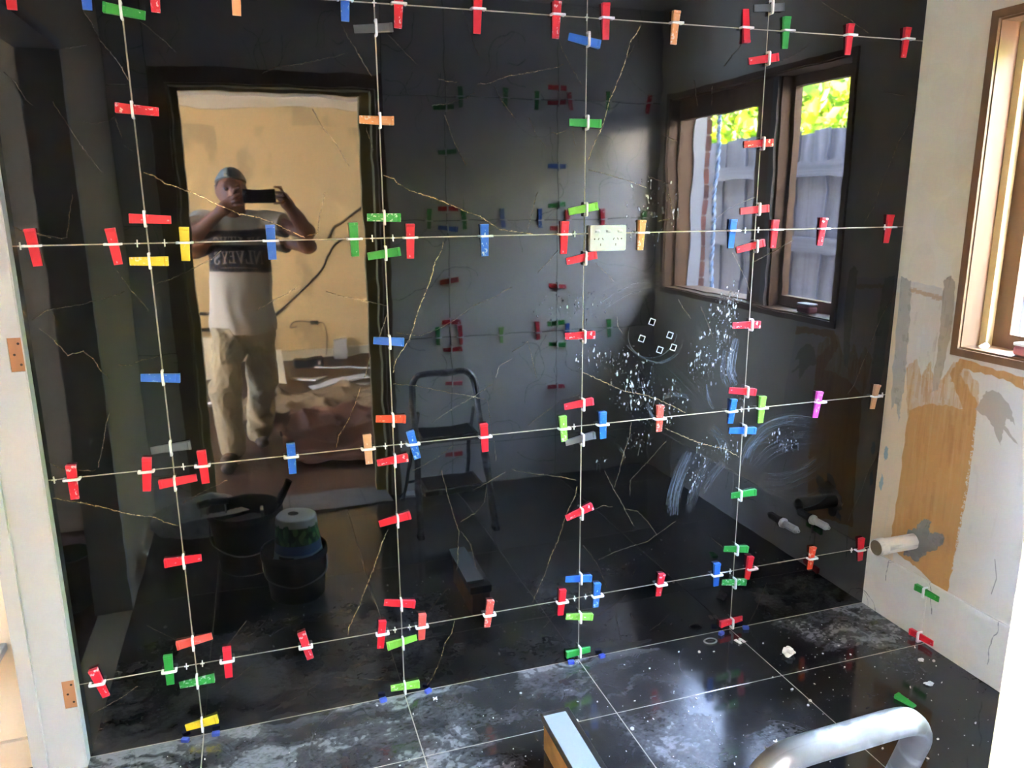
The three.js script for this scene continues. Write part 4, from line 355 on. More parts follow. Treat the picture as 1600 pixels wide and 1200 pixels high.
{
  const rank = (w) => { const same = WEDGES.filter((q) => q[1] === w[1] && q[2] === w[2]).sort((a, b) => (w[1] === 'v' ? a[3] - b[3] : b[4] - a[4])); return same.indexOf(w); };
  WEDGES.forEach((w, i) => { const [c, o, j, kx, ky, cx, cy, a, L] = w, r = ORD[rank(w)]; placeWedge(c, o, kx, ky, cx, cy, a, clamp(L, 0.085, 0.1), 0, 0, o === 'v' ? `${WEDGE_WORD[c]} wedge upright across the ${HNAME[j]} horizontal joint, ${r} from the left` : `${WEDGE_WORD[c]} wedge lying across the ${VNAME[j]} vertical joint, ${r} from the top`, 'levelling wedges on the black wall', i * 7 + j); });
  const opp = OPPOSITE.map((w) => w), rank2 = (w) => opp.filter((q) => q[1] === w[1] && q[2] === w[2]).sort((a, b) => (w[1] === 'v' ? a[3] - b[3] : b[4] - a[4])).indexOf(w), rnd = rng(91);
  opp.forEach((w, i) => { const [c, o, j, kx, ky] = w, r = ORD[rank2(w)], a = (o === 'v' ? Math.PI / 2 : 0) + (rnd() - 0.5) * 0.25, off = (rnd() - 0.5) * 0.02; placeWedge(c, o, kx, ky, kx + (o === 'h' ? off : 0), ky + (o === 'v' ? off : 0), a, 0.095, ZW - 0.0036, Math.PI, o === 'v' ? `mirrored ${WEDGE_WORD[c]} wedge on the white wall's ${HNAME[j]} horizontal joint, ${r} from left` : `mirrored ${WEDGE_WORD[c]} wedge on the white wall's ${VNAME[j]} vertical joint, ${r} from top`, 'levelling wedges on the white wall', i); });
  // two wedges on the low white tiles of the right wall
  for (const [c, y, dz, tip, where] of [['green', 0.192, 0.294, -0.02, 'upper'], ['red', 0.02, 0.285, 0.05, 'lower']]) {
    const t = thing('levelling_wedge', `${WEDGE_WORD[c]} wedge on the low white marble tiles of the right wall`, 'wedge', [XR - 0.0092, y, 0.29], 'levelling wedges on the right wall'); t.rotation.y = -Math.PI / 2;
    const w = mesh('wedge', wedgeShape(0.095, false), wedgeMats[c][1], t); w.rotation.z = Math.PI / 2 + tip; w.position.set(0.004, 0, 0); const k = mesh('clip', clipGeo, clipMat, t); k.rotation.z = Math.PI / 2;
  }
  // white spacers in the joints
  const sp = (g) => merge([rbox(0.003, 0.019, 0.006, 0.0008), rbox(0.012, 0.003, 0.005, 0.0008)]), geo = sp();
  SPACERS.forEach(([x, y], i) => { const j = YJ.reduce((b, v, k) => (Math.abs(v - y) < Math.abs(YJ[b] - y) ? k : b), 0), row = SPACERS.filter((s) => Math.abs(s[1] - y) < 0.1).sort((a, b) => a[0] - b[0]), m = mesh('tile_spacer', geo, spacerMat); m.position.set(x, YJ[j], 0.0015); m.rotation.z = 0.05 * Math.sin(i * 5); tag(m, `tiny white cross spacer in the ${HNAME[3 - j]} horizontal joint, ${ORD[row.findIndex((s) => s[0] === x)]} from the left`, 'spacer', 'tile spacers in the black wall'); });
  // blue packers between the floor and the lowest tiles
  const pk = new RoundedBoxGeometry(0.022, 0.012, 0.014, 1, 0.002), pm = M({ name: 'blue packer plastic', color: '#3b53b8', roughness: 0.5 });
  SHIMS.forEach(([x, z], i) => { const m = mesh('packer', pk, pm); m.position.set(x, 0.0062, Math.max(z, 0.016)); m.rotation.y = (i * 1.3) % 1 - 0.4; tag(m, `small blue plastic packer at the foot of the black wall, ${ORD[i]} from the left`, 'packer', 'blue packers along the wall foot'); });
}
// ---------------------------------------------------------------- fittings on the walls
{ // double power outlet with a spare switch
  const white = M({ name: 'white outlet plastic', color: '#bcc0c6', roughness: 0.3 }), dark = M({ name: 'pin slot', color: '#57534e' });
  const o = thing('power_outlet', 'white double power outlet with three switches on the black wall', 'outlet', [1.276, 1.424, 0]);
  const plate = new THREE.Shape(); { const w = 0.058, h = 0.0365, r = 0.004; plate.moveTo(-w + r, -h); plate.lineTo(w - r, -h); plate.quadraticCurveTo(w, -h, w, -h + r); plate.lineTo(w, h - r); plate.quadraticCurveTo(w, h, w - r, h); plate.lineTo(-w + r, h); plate.quadraticCurveTo(-w, h, -w, h - r); plate.lineTo(-w, -h + r); plate.quadraticCurveTo(-w, -h, -w + r, -h); }
  mesh('plate', new THREE.ExtrudeGeometry(plate, { depth: 0.013, bevelEnabled: true, bevelThickness: 0.002, bevelSize: 0.002, bevelSegments: 3 }), white, o).position.z = 0.001;
  for (const x of [-0.036, 0, 0.038]) { const b = mesh('switch', rbox(0.016, 0.009, 0.006, 0.003, x, 0.021, 0.018), white, o); mesh('rocker', rbox(0.01, 0.006, 0.003, 0.0012, x, 0.0215, 0.0215), white, b); }
  for (const x of [-0.025, 0.025]) { for (const s of [-1, 1]) { const m = mesh('slot', new THREE.BoxGeometry(0.0022, 0.0068, 0.0012), dark, o); m.position.set(x + s * 0.0068, -0.002, 0.0161); m.rotation.z = s * 0.5; } const e = mesh('slot', new THREE.BoxGeometry(0.0022, 0.007, 0.0012), dark, o); e.position.set(x, -0.019, 0.0161); }
  for (const x of [-0.045, 0.044]) mesh('mount_screw', new THREE.CircleGeometry(0.0024, 12).translate(x, -0.002, 0.0162), dark, o);
}
{ // capped water points in the black wall
  const plastic = M({ name: 'grey-white test plug plastic', color: '#80817c', roughness: 0.45 }), dark = M({ name: 'socket', color: '#4b4a46' });
  [[2.0, 0.392, 'left'], [2.13, 0.386, 'right']].forEach(([x, y, side], i) => {
    const t = thing('test_plug', `grey plastic water pipe plug sticking out of black tiles, ${side} one`, 'pipe plug', [x, y, 0], 'pipe plugs in the black wall'); const q = new THREE.Object3D();
    const prof = [[0.0001, 0.086], [0.006, 0.086], [0.0075, 0.083], [0.0075, 0.074], [0.0125, 0.073], [0.0135, 0.071], [0.0135, 0.066], [0.012, 0.064], [0.0115, 0.03], [0.0135, 0.028], [0.0135, 0.02], [0.0115, 0.018], [0.0115, -0.001]].reverse();
    const b = mesh('body', lathe(prof, 24).rotateX(Math.PI / 2), plastic, t); mesh('socket', new THREE.CircleGeometry(0.0035, 6).translate(0, 0, 0.0863), dark, b);
    for (let k = 0; k < 6; k++) { const a = (k / 6) * 6.283; mesh('rib', rbox(0.002, 0.003, 0.034, 0.0006, 0.0118 * Math.cos(a), 0.0118 * Math.sin(a), 0.047, 1), plastic, b); }
    mesh('collar', lathe([[0.0115, 0.0], [0.019, 0.0], [0.019, 0.01], [0.0115, 0.012]], 8).rotateX(Math.PI / 2), plastic, t);
    t.rotation.y = 0.05;
  });
}
{ // waste pipe from the right wall
  const pvc = M({ name: 'white pvc pipe with dirt', map: pixelTex(128, 64, (u, v) => { const d = smooth(0.55, 0.75, fbm(u * 9, v * 6, 4, 6)) * 0.14, k = 0.84 - d; return [k, k * 0.97, k * 0.91]; }), roughness: 0.45 }), inner = M({ name: 'dirty pipe bore', color: '#8d7d63' }), mud = M({ name: 'grey waterproofing mortar', color: '#7d7b76', roughness: 0.95 });
  const t = thing('waste_pipe', 'open white plastic waste pipe stub sticking out of right wall', 'pipe', [XR, 0.348, 0.206]);
  const p = mesh('pipe', lathe([[0.0275, -0.004], [0.0275, 0.135], [0.0305, 0.138], [0.0305, 0.172], [0.0285, 0.174], [0.0265, 0.172], [0.0265, 0.10]], 36).rotateZ(Math.PI / 2), pvc, t); mesh('bore', lathe([[0.0264, 0.172], [0.0264, 0.03], [0.0001, 0.03]], 36).rotateZ(Math.PI / 2), inner, t);
  t.rotation.z = 0.0;
  mesh('mortar_collar', nets((x, y, z) => blend([ball([0, 0, 0], [0.012, 0.045, 0.045]), cap([0, 0.02, 0.02], [0, 0.055, 0.045], 0.016, 0.012, 1), cap([0, -0.004, 0.03], [0, 0.012, 0.085], 0.015, 0.012), cap([0, -0.02, 0.0], [0, -0.06, 0.01], 0.016, 0.012)], 0.02)(x * 1.6, y, z) + 0.003 * noise3(x * 90, y * 90, z * 90), [-0.03, -0.09, -0.08], [0.02, 0.09, 0.12], 0.005), mud, t);
}
// ---------------------------------------------------------------- on the floor
{ // stack of offcuts on the floor
  const timber = M({ name: 'raw pine', map: pixelTex(64, 128, (u, v) => { const k = 0.8 + 0.35 * fbm(u * 20, v * 3, 4, 3); return [0.82 * k, 0.62 * k, 0.38 * k]; }), roughness: 0.7 }), dark = M({ name: 'dark tile offcut', color: '#2a2725', roughness: 0.3 }), white = M({ name: 'pale glazed offcut', color: '#878e94', roughness: 0.15 });
  tag(mesh('timber_block', rbox(0.07, 0.092, 0.3, 0.002), timber), 'raw pine timber block on the dusty floor under the tile offcuts', 'timber block').position.set(0.968, 0.0465, 0.535);
  tag(mesh('tile_offcut', rbox(0.083, 0.03, 0.3, 0.002), dark), 'dark tile offcut lying on the pine timber block', 'tile offcut').position.set(0.968, 0.1085, 0.535);
  tag(mesh('tile_offcut', rbox(0.068, 0.0105, 0.3, 0.0015), white), 'narrow pale glazed tile strip on top of the offcut stack', 'tile offcut').position.set(0.954, 0.1295, 0.564);
}
{ // crumbs and leftovers
  const grit = M({ name: 'white cement crumb', color: '#d9d6cf', roughness: 0.9 }), rnd = rng(19), g0 = new THREE.IcosahedronGeometry(1, 0);
  const im = new THREE.InstancedMesh(g0, grit, 300), o = new THREE.Object3D(); im.name = 'cement_crumbs'; tag(im, 'scatter of tiny white cement crumbs over the black floor', 'crumbs', null, 'stuff'); im.castShadow = im.receiveShadow = true;
  for (let i = 0; i < 300; i++) { const z = 0.02 + Math.pow(rnd(), 0.8) * 0.75, s = 0.0012 + Math.pow(rnd(), 3) * 0.0042; o.position.set(XL + 0.05 + rnd() * 2.6, s * 0.5, z); o.rotation.set(rnd() * 3, rnd() * 3, rnd() * 3); o.scale.set(s * (0.7 + rnd()), s * 0.6, s * (0.7 + rnd())); o.updateMatrix(); im.setMatrixAt(i, o.matrix); } scene.add(im);
  const lump = (r, seed, sx, sy, sz) => { const g = new THREE.IcosahedronGeometry(r, 3), p = g.attributes.position; for (let i = 0; i < p.count; i++) { const q = V3().fromBufferAttribute(p, i), n = 1 + 0.45 * noise3(q.x * 1.6 / r + seed, q.y * 1.6 / r, q.z * 1.6 / r) + 0.2 * noise3(q.x * 4 / r, q.y * 4 / r + seed, q.z * 4 / r); p.setXYZ(i, q.x * n * sx, q.y * n * sy, q.z * n * sz); } g.computeVertexNormals(); return g; };
  tag(mesh('plaster_lump', lump(0.02, 3, 1.1, 0.75, 0.9), grit), 'largest crumpled white plaster lump on the floor near the corner', 'plaster lump').position.set(1.903, 0.0125, 0.206);
  tag(mesh('plaster_crumb', lump(0.008, 8, 1.1, 0.6, 1), grit), 'white plaster crumb on the floor below the white tile joint', 'plaster crumb').position.set(2.304, 0.0045, 0.385);
  tag(mesh('plaster_crumb', lump(0.009, 11, 1.6, 0.5, 1), grit), 'flat white plaster crumb on the floor beside the green wedge', 'plaster crumb').position.set(2.223, 0.004, 0.497);
  const br = thing('broken_clip', 'broken white levelling clip base lying at the wall foot', 'broken clip', [1.79, 0.001, 0.086]); mesh('half', rbox(0.013, 0.004, 0.03, 0.0015, -0.009, 0.003, 0), spacerMat, br); mesh('half', rbox(0.013, 0.004, 0.028, 0.0015, 0.009, 0.003, 0.001), spacerMat, br); mesh('bridge', rbox(0.03, 0.004, 0.006, 0.0015, 0, 0.003, 0), spacerMat, br); br.rotation.y = 0.2;
  tag(mesh('rubber_ring', new THREE.TorusGeometry(0.02, 0.0028, 8, 32).rotateX(Math.PI / 2).scale(1.15, 1, 0.8), M({ name: 'grey rubber', color: '#8d8a84' })), 'small grey sealing ring lying at the foot of the black wall', 'ring').position.set(1.692, 0.0029, 0.05);
  const cross = () => merge([rbox(0.018, 0.004, 0.003, 0.0008), rbox(0.003, 0.004, 0.018, 0.0008)]);
  const c1 = tag(mesh('cross_spacer', cross(), spacerMat), 'loose white cross spacer on the floor near the blue packers', 'spacer'); c1.position.set(0.689, 0.0022, 0.056); c1.rotation.y = 0.7; const c2 = tag(mesh('cross_spacer', cross(), spacerMat), 'loose white cross spacer on the floor beside the metal ladder', 'spacer'); c2.position.set(1.584, 0.0022, 0.572); c2.rotation.y = 0.9; const c3 = tag(mesh('cross_spacer', cross(), spacerMat), 'loose white cross spacer under the third vertical joint', 'spacer'); c3.position.set(1.188, 0.0022, 0.018); c3.rotation.y = 0.8;
  const gw = thing('levelling_wedge', 'dark green wedge lying loose on the floor', 'wedge', [2.08, 0.0004, 0.545]); const gm = mesh('wedge', wedgeShape(0.06, false), wedgeMats.green[0], gw); gm.rotation.set(-Math.PI / 2, 0, 0.25);
  // on the window sill
  tag(mesh('plaster_lump', lump(0.012, 5, 1.3, 0.7, 1), grit), 'small white plaster lump on the window sill corner', 'plaster lump').position.set(2.445, 1.075, 0.345);
  const brush = thing('sponge', 'pink-red sponge on the window sill', 'sponge', [2.44, 1.069, 0.505]); mesh('foam', rbox(0.05, 0.03, 0.08, 0.01, 0, 0.015, 0, 3), M({ name: 'pink sponge', color: '#c98080', roughness: 0.95 }), brush); mesh('scourer', rbox(0.05, 0.01, 0.08, 0.004, 0, 0.035, 0, 2), M({ name: 'white scourer', color: '#e6e2da', roughness: 0.95 }), brush);
}
{ // folding step ladder
  const metal = MP({ name: 'splashed aluminium', map: pixelTex(256, 256, (u, v) => { const n = fbm(u * 14, v * 14, 4, 2), m = smooth(0.55, 0.7, fbm(u * 26, v * 20, 4, 12)); const k = 0.46 + 0.2 * n; return [k + 0.2 * m, k + 0.2 * m, k + 0.22 * m]; }), roughness: 0.35, metalness: 0.85 }), black = M({ name: 'black step rubber', color: '#1d1c1b', roughness: 0.8 }), frame = M({ name: 'dark grey steel tube', color: '#2c2c2c', roughness: 0.4, metalness: 0.3 });
  const t = thing('step_ladder', 'splashed aluminium folding step ladder with hoop handle at lower right', 'ladder', [1.065, 0, 1.45]);
  const P = (x, y, s) => [x - 1.065, y * 0.987, 1.372 - (0.74 - y) * 0.33 - 1.45], X0 = 0.915, X1 = 1.222, B = V3(0, -0.31, 0.95).normalize();
  mesh('hoop', sweep([P(X0 - 0.025, 0.0), P(X0 - 0.012, 0.35), P(X0, 0.66), P(X0 + 0.006, 0.7), P(X0 + 0.03, 0.733), P(X0 + 0.06, 0.74), P(1.06, 0.744), P(X1 - 0.06, 0.747), P(X1 - 0.03, 0.738), P(X1 - 0.006, 0.705), P(X1, 0.66), P(X1 + 0.015, 0.35), P(X1 + 0.03, 0.0)], 0.015, 0.024, B, 120, 16), metal, t);
  for (const y of [0.44, 0.21]) { const s = mesh('step', rbox(X1 - X0 - 0.02, 0.03, 0.2, 0.006, 0, y, P(0, y)[2] + 0.06), metal, t); mesh('tread', rbox(X1 - X0 - 0.05, 0.004, 0.17, 0.0015, 0, y + 0.017, P(0, y)[2] + 0.06), black, s); }
  for (const [x, s] of [[X0 + 0.02, -1], [X1 - 0.02, 1]]) { mesh('rear_leg', tube([[x - 1.065, 0.56, P(0, 0.56)[2] + 0.022], [x - 1.065 + s * 0.02, 0.28, 0.04], [x - 1.065 + s * 0.04, 0.012, 0.19]], 0.0095, 20, 10), frame, t); mesh('foot', rbox(0.03, 0.02, 0.03, 0.006, x - 1.065 + s * 0.04, 0.01, 0.19), black, t); mesh('foot', rbox(0.032, 0.024, 0.046, 0.006, (s < 0 ? X0 - 0.025 : X1 + 0.03) - 1.065, 0.012, P(0, 0.02)[2]), black, t); }
  mesh('cross_bar', tube([[X0 - 1.065, 0.13, 0.125], [X1 - 1.065, 0.13, 0.125]], 0.007, 4, 8), frame, t);
}
// ---------------------------------------------------------------- seen mirrored: buckets and tools behind the view
function bucket(name, label, [x, z], h, r0, r1, mat, group) { const t = thing(name, label, 'bucket', [x, 0.0005, z], group); mesh('body', lathe([[0.0001, 0], [r0, 0], [r0 + 0.004, 0.004], [r1, h - 0.03], [r1 + 0.006, h - 0.028], [r1 + 0.006, h - 0.012], [r1 + 0.002, h - 0.01], [r1 + 0.004, h], [r1 - 0.003, h], [r1 - 0.005, h - 0.012], [r0 - 0.002, 0.008], [0.0001, 0.006]], 48), mat, t); return t; }
{
  const black = M({ name: 'black bucket plastic', color: '#191918', roughness: 0.5 }), steel = M({ name: 'dull steel', color: '#9a9ea2', metalness: 0.9, roughness: 0.4 }), rubber = M({ name: 'black grip', color: '#141312', roughness: 0.6 }), green = M({ name: 'dark green plastic', color: '#14342c', roughness: 0.45 });
  const b1 = bucket('mixing_bucket', 'large black mixing bucket mirrored in front of the person', [0.13, 1.13], 0.265, 0.115, 0.15, black); mesh('bail', sweep([[-0.15, 0.245, 0], [-0.13, 0.15, -0.11], [0, 0.11, -0.17], [0.13, 0.15, -0.11], [0.15, 0.245, 0]], 0.003, 0.003, V3(0.3, 1, 0.2).normalize(), 40, 8), steel, b1);
  mesh('adhesive', new THREE.CircleGeometry(0.138, 40).rotateX(-Math.PI / 2).translate(0, 0.18, 0), M({ name: 'grey tile adhesive', color: '#6d6a64' }), b1);
  const nt = thing('notched_trowel', 'steel notched trowel resting across the mixing bucket rim', 'trowel', [0.01, 0.268, 1.07]); { const s = new THREE.Shape(); s.moveTo(-0.06, -0.13); for (let i = 0; i < 13; i++) { const y = -0.13 + i * 0.02; s.lineTo(-0.06, y); s.lineTo(-0.06, y + 0.01); s.lineTo(-0.05, y + 0.01); s.lineTo(-0.05, y + 0.02); } s.lineTo(0.055, 0.13); s.lineTo(0.055, -0.13); const b = mesh('blade', new THREE.ExtrudeGeometry(s, { depth: 0.0015, bevelEnabled: false }).rotateX(-Math.PI / 2), steel, nt); mesh('handle', tube([[0, 0.05, 0.06], [0, 0.055, 0], [0, 0.05, -0.06]], 0.015, 12, 12), rubber, nt); mesh('tang', merge([rbox(0.012, 0.045, 0.006, 0.002, 0, 0.024, 0.05), rbox(0.012, 0.045, 0.006, 0.002, 0, 0.024, -0.05)]), steel, nt); nt.rotation.set(0.1, 1.25, 0.12); }
  const tr = thing('margin_trowel', 'trowel with a thick black handle standing in the mixing bucket', 'trowel', [0.22, 0.187, 1.1]); mesh('handle', tube([[0.05, 0.09, 0], [0.075, 0.14, 0], [0.1, 0.19, 0]], 0.016, 16, 12), rubber, tr); mesh('shank', tube([[0.0, 0.0, 0], [0.03, 0.05, 0], [0.052, 0.094, 0]], 0.005, 12, 8), steel, tr); mesh('blade', rbox(0.012, 0.09, 0.05, 0.003, -0.02, 0.03, 0), steel, tr);
  const b2 = bucket('tub', 'black tub holding an upturned white pail, mirrored beside the mixing bucket', [0.315, 0.8], 0.2, 0.1, 0.125, black); mesh('bail', sweep([[-0.125, 0.18, 0], [-0.11, 0.12, -0.09], [0, 0.09, -0.14], [0.11, 0.12, -0.09], [0.125, 0.18, 0]], 0.003, 0.003, V3(0.3, 1, 0.2).normalize(), 40, 8), steel, b2);
  const label = canvas(512, 128, (g, w, h) => { g.fillStyle = '#d9dcda'; g.fillRect(0, 0, w, h); g.fillStyle = '#2c6b3c'; g.fillRect(0, 26, w, 40); const rnd = rng(3); for (let i = 0; i < 120; i++) { g.fillStyle = ['#3f8a48', '#1f4d2c', '#69a85a'][(rnd() * 3) | 0]; g.beginPath(); g.ellipse(rnd() * w, 26 + rnd() * 38, 10, 7, rnd() * 3, 0, 6.3); g.fill(); } g.fillStyle = '#3f74b4'; g.fillRect(0, 66, w, 22); g.fillStyle = '#9fbcd8'; g.fillRect(0, 88, w, 26); g.fillStyle = '#1c2c48'; for (let x = 20; x < w; x += 128) { g.fillRect(x, 92, 60, 7); g.fillRect(x, 103, 40, 5); } });
  const pailGeo = lathe([[0.098, 0], [0.104, 0.0], [0.104, 0.02], [0.098, 0.024], [0.078, 0.2], [0.072, 0.206], [0.0001, 0.206]], 48); { const p = pailGeo.attributes.position, u = pailGeo.attributes.uv; for (let i = 0; i < p.count; i++) u.setY(i, p.getY(i) > 0.204 ? 0.97 : (p.getY(i) / 0.206) * 0.94); }
  const pail = thing('pail', 'upturned white pail with green and blue print, set in black tub', 'pail', [0.33, 0.13, 0.8]); mesh('body', pailGeo, M({ name: 'printed white pail', map: ctex(label), roughness: 0.4 }), pail);
  const blot = mesh('stain', new THREE.CircleGeometry(0.022, 9).rotateX(-Math.PI / 2).translate(-0.01, 0.2068, 0.01), M({ name: 'dark adhesive stain', color: '#33302c' }), pail);
  const bin = bucket('bin', 'small dark green bin in the side doorway, mirrored at lower left', [-0.53, 0.98], 0.22, 0.075, 0.092, green);
  // crumpled clear plastic bag
  const bag = mesh('plastic_bag', nets((x, y, z) => blend([ball([0, 0.09, 0], [0.17, 0.1, 0.11]), ball([0.1, 0.14, -0.02], [0.08, 0.08, 0.07]), ball([-0.1, 0.06, 0.04], [0.1, 0.06, 0.08])], 0.05)(x, y, z) + 0.016 * Math.abs(noise3(x * 14, y * 14, z * 14)) + 0.008 * noise3(x * 34, y * 34, z * 34), [-0.24, 0.001, -0.17], [0.24, 0.28, 0.18], 0.011), MP({ name: 'thin milky polythene', color: '#dfe2e4', roughness: 0.3, transmission: 0.5, thickness: 0 })); bag.position.set(-0.11, 0.004, 1.52); tag(bag, 'crumpled milky plastic bag on the floor, mirrored at lower left', 'plastic bag');
  const fl = thing('plastering_float', 'pale grey hand float lying on the floor behind the ladder', 'float', [1.06, 0.0005, 1.705]); mesh('board', rbox(0.28, 0.014, 0.08, 0.003, 0, 0.007, 0), M({ name: 'grey float board', color: '#a8a6a0' }), fl); mesh('handle', rbox(0.11, 0.03, 0.03, 0.012, 0, 0.035, 0, 3), rubber, fl);
}
// ---------------------------------------------------------------- the person who takes the picture, mirrored in the wall
{
  const OX = 0.16, OZ = 2.55, t = thing('person', 'person in cap, pale printed t-shirt and khaki trousers holding up a phone', 'person', [OX, 0, OZ]);
  const skinM = M({ name: 'skin', color: '#84553a', roughness: 0.55 }), put = (g) => shifted(g, OX, 0, OZ);
  const HC = [0.168, 1.585, 2.52];
  const fing = (pts, r) => pts.slice(1).map((p, i) => cap(pts[i], p, r * (1 - 0.12 * i), r * (1 - 0.12 * (i + 1))));
  const shR = [0.345, 1.395, 2.6], elR = [0.55, 1.335, 2.42], wrR = [0.445, 1.505, 2.262], shL = [-0.01, 1.395, 2.6], elL = [-0.045, 1.335, 2.35], wrL = [0.125, 1.485, 2.252];
  const body = [cap([0.168, 1.4, 2.6], [0.168, 1.53, 2.545], 0.062, 0.056), cap([0.03, 1.385, 2.6], [0.3, 1.385, 2.6], 0.055, 0.055), cap(shR, elR, 0.05, 0.042), cap(elR, wrR, 0.044, 0.027), cap(shL, elL, 0.05, 0.042), cap(elL, wrL, 0.044, 0.027), cap(wrR, [0.425, 1.54, 2.24], 0.026, 0.032, 0.8), cap(wrL, [0.165, 1.522, 2.24], 0.026, 0.032, 0.8)];
  const head = [ball(HC, [0.074, 0.105, 0.094]), ball([HC[0], HC[1] - 0.06, HC[2] - 0.022], [0.055, 0.055, 0.062]), cap([HC[0], HC[1] + 0.012, HC[2] - 0.09], [HC[0], HC[1] - 0.022, HC[2] - 0.108], 0.009, 0.014), ball([HC[0] - 0.075, HC[1] - 0.015, HC[2] + 0.005], [0.012, 0.03, 0.018]), ball([HC[0] + 0.075, HC[1] - 0.015, HC[2] + 0.005], [0.012, 0.03, 0.018]), cap([HC[0] - 0.035, HC[1] + 0.028, HC[2] - 0.08], [HC[0] + 0.035, HC[1] + 0.028, HC[2] - 0.08], 0.012, 0.012)];
  const mouth = cap([HC[0] - 0.02, HC[1] - 0.055, HC[2] - 0.09], [HC[0] + 0.02, HC[1] - 0.055, HC[2] - 0.09], 0.004, 0.004), eyes = [ball([HC[0] - 0.032, HC[1] + 0.005, HC[2] - 0.094], [0.013, 0.01, 0.013]), ball([HC[0] + 0.032, HC[1] + 0.005, HC[2] - 0.094], [0.013, 0.01, 0.013])];
  const fingers = [
    ...fing([[0.425, 1.56, 2.235], [0.415, 1.592, 2.215], [0.385, 1.594, 2.2]], 0.0095), ...fing([[0.432, 1.548, 2.228], [0.418, 1.566, 2.19], [0.392, 1.566, 2.187]], 0.0095), ...fing([[0.432, 1.534, 2.228], [0.416, 1.54, 2.188], [0.39, 1.541, 2.185]], 0.009), ...fing([[0.428, 1.52, 2.232], [0.41, 1.512, 2.195], [0.38, 1.508, 2.192]], 0.0085), ...fing([[0.42, 1.53, 2.25], [0.4, 1.54, 2.245], [0.372, 1.548, 2.236]], 0.0105),
    ...fing([[0.165, 1.542, 2.235], [0.18, 1.586, 2.218], [0.208, 1.592, 2.206]], 0.0095), ...fing([[0.16, 1.53, 2.228], [0.182, 1.55, 2.196], [0.208, 1.556, 2.19]], 0.0095), ...fing([[0.16, 1.515, 2.23], [0.184, 1.524, 2.194], [0.21, 1.53, 2.19]], 0.009), ...fing([[0.165, 1.502, 2.236], [0.19, 1.5, 2.206], [0.216, 1.502, 2.2]], 0.0085), ...fing([[0.175, 1.52, 2.252], [0.2, 1.535, 2.245], [0.228, 1.545, 2.234]], 0.0105)];
  const bs = blend(body, 0.035), hs = blend(head, 0.022), fs = blend(fingers, 0.004);
  const skin = (x, y, z) => { let d = bs(x, y, z); d = smin(d, hs(x, y, z), 0.03); if (z < 2.3) d = smin(d, fs(x, y, z), 0.008); d = Math.max(d, -mouth(x, y, z)); for (const e of eyes) d = -smin(-d, e(x, y, z) + 0.001, 0.006); return d; };
  mesh('body', put(nets(skin, [-0.13, 1.24, 2.15], [0.64, 1.72, 2.7], 0.0052)), skinM, t);
  const eyeM = M({ name: 'eye', color: '#2a1c14', roughness: 0.2 }); for (const s of [-1, 1]) mesh('eye', put(new THREE.SphereGeometry(0.0115, 14, 10).translate(HC[0] + s * 0.032, HC[1] + 0.005, HC[2] - 0.079)), eyeM, t);
  // shirt with a dark printed band
  const print = canvas(1024, 1024, (g, w, h) => { const X = (x) => ((x + 0.1) / 0.55) * w, Y = (y) => ((1.5 - y) / 0.75) * h; g.fillStyle = '#c2b8a2'; g.fillRect(0, 0, w, h); g.fillStyle = '#2b2523'; g.fillRect(0, Y(1.345), w, Y(1.19) - Y(1.345)); g.fillStyle = '#a69a86'; g.textAlign = 'center'; g.textBaseline = 'middle'; g.save(); g.translate(X(0.165), Y(1.268)); g.scale(-1, 1.1); g.font = 'bold 126px serif'; g.fillText('NLVEYS', 0, 0); g.restore(); g.save(); g.translate(X(0.165), Y(1.212)); g.scale(-1, 1); g.font = '20px sans-serif'; g.fillRect(-180, -4, 360, 5); g.restore(); });
  const shirtTop = blend([cap([0.168, 1.3, 2.605], [0.168, 0.86, 2.6], 0.165, 0.188, 0.68), cap([0.05, 1.375, 2.605], [0.285, 1.375, 2.605], 0.078, 0.078, 0.9)], 0.06), slR = cap(shR, [0.46, 1.362, 2.5], 0.07, 0.078), slL = cap(shL, [-0.032, 1.36, 2.46], 0.07, 0.078), neck = ball([0.168, 1.49, 2.56], [0.075, 0.072, 0.09]);
  const shirt = (x, y, z) => { const fold = 0.006 * noise3(x * 14, y * 5, z * 14) + 0.004 * Math.sin(x * 60 + 3 * noise3(x * 5, y * 6, z * 5)) * smooth(1.2, 0.85, y); let d = smin(smin(shirtTop(x, y, z), slR(x, y, z), 0.03), slL(x, y, z), 0.03) + fold; d = Math.max(d, 0.8 + 0.012 * noise3(x * 9, 0, z * 9) - y, -neck(x, y, z)); d = Math.max(d, (x - 0.43) * 0.8 - (z - 2.52) * 0.5, -(z - 2.45)); return d; };
  mesh('shirt', put(nets(shirt, [-0.15, 0.76, 2.4], [0.52, 1.5, 2.8], 0.0075, (x, y) => [(x + 0.1) / 0.55, 1 - (1.5 - y) / 0.75])), M({ name: 'printed cotton', map: ctex(print), roughness: 0.9 }), t);
  // trousers
  const hipL = [0.085, 0.86, 2.6], knL = [0.035, 0.47, 2.5], anL = [0.045, 0.085, 2.5], hipR = [0.25, 0.86, 2.61], knR = [0.245, 0.48, 2.66], anR = [0.195, 0.085, 2.8];
  const tr = blend([cap([0.1, 0.84, 2.6], [0.235, 0.84, 2.6], 0.108, 0.108, 0.85), cap(hipL, knL, 0.1, 0.083), cap(knL, anL, 0.083, 0.072), cap(hipR, knR, 0.1, 0.083), cap(knR, anR, 0.083, 0.072)], 0.03);
  const trousers = (x, y, z) => Math.max(tr(x, y, z) + 0.017 * (Math.abs(noise3(x * 16 + y * 5, y * 8 + x * 9, z * 16)) - 0.3) + 0.007 * (Math.abs(noise3(x * 30, y * 22 - x * 14, z * 30)) - 0.3), 0.03 - y, y - 0.85);
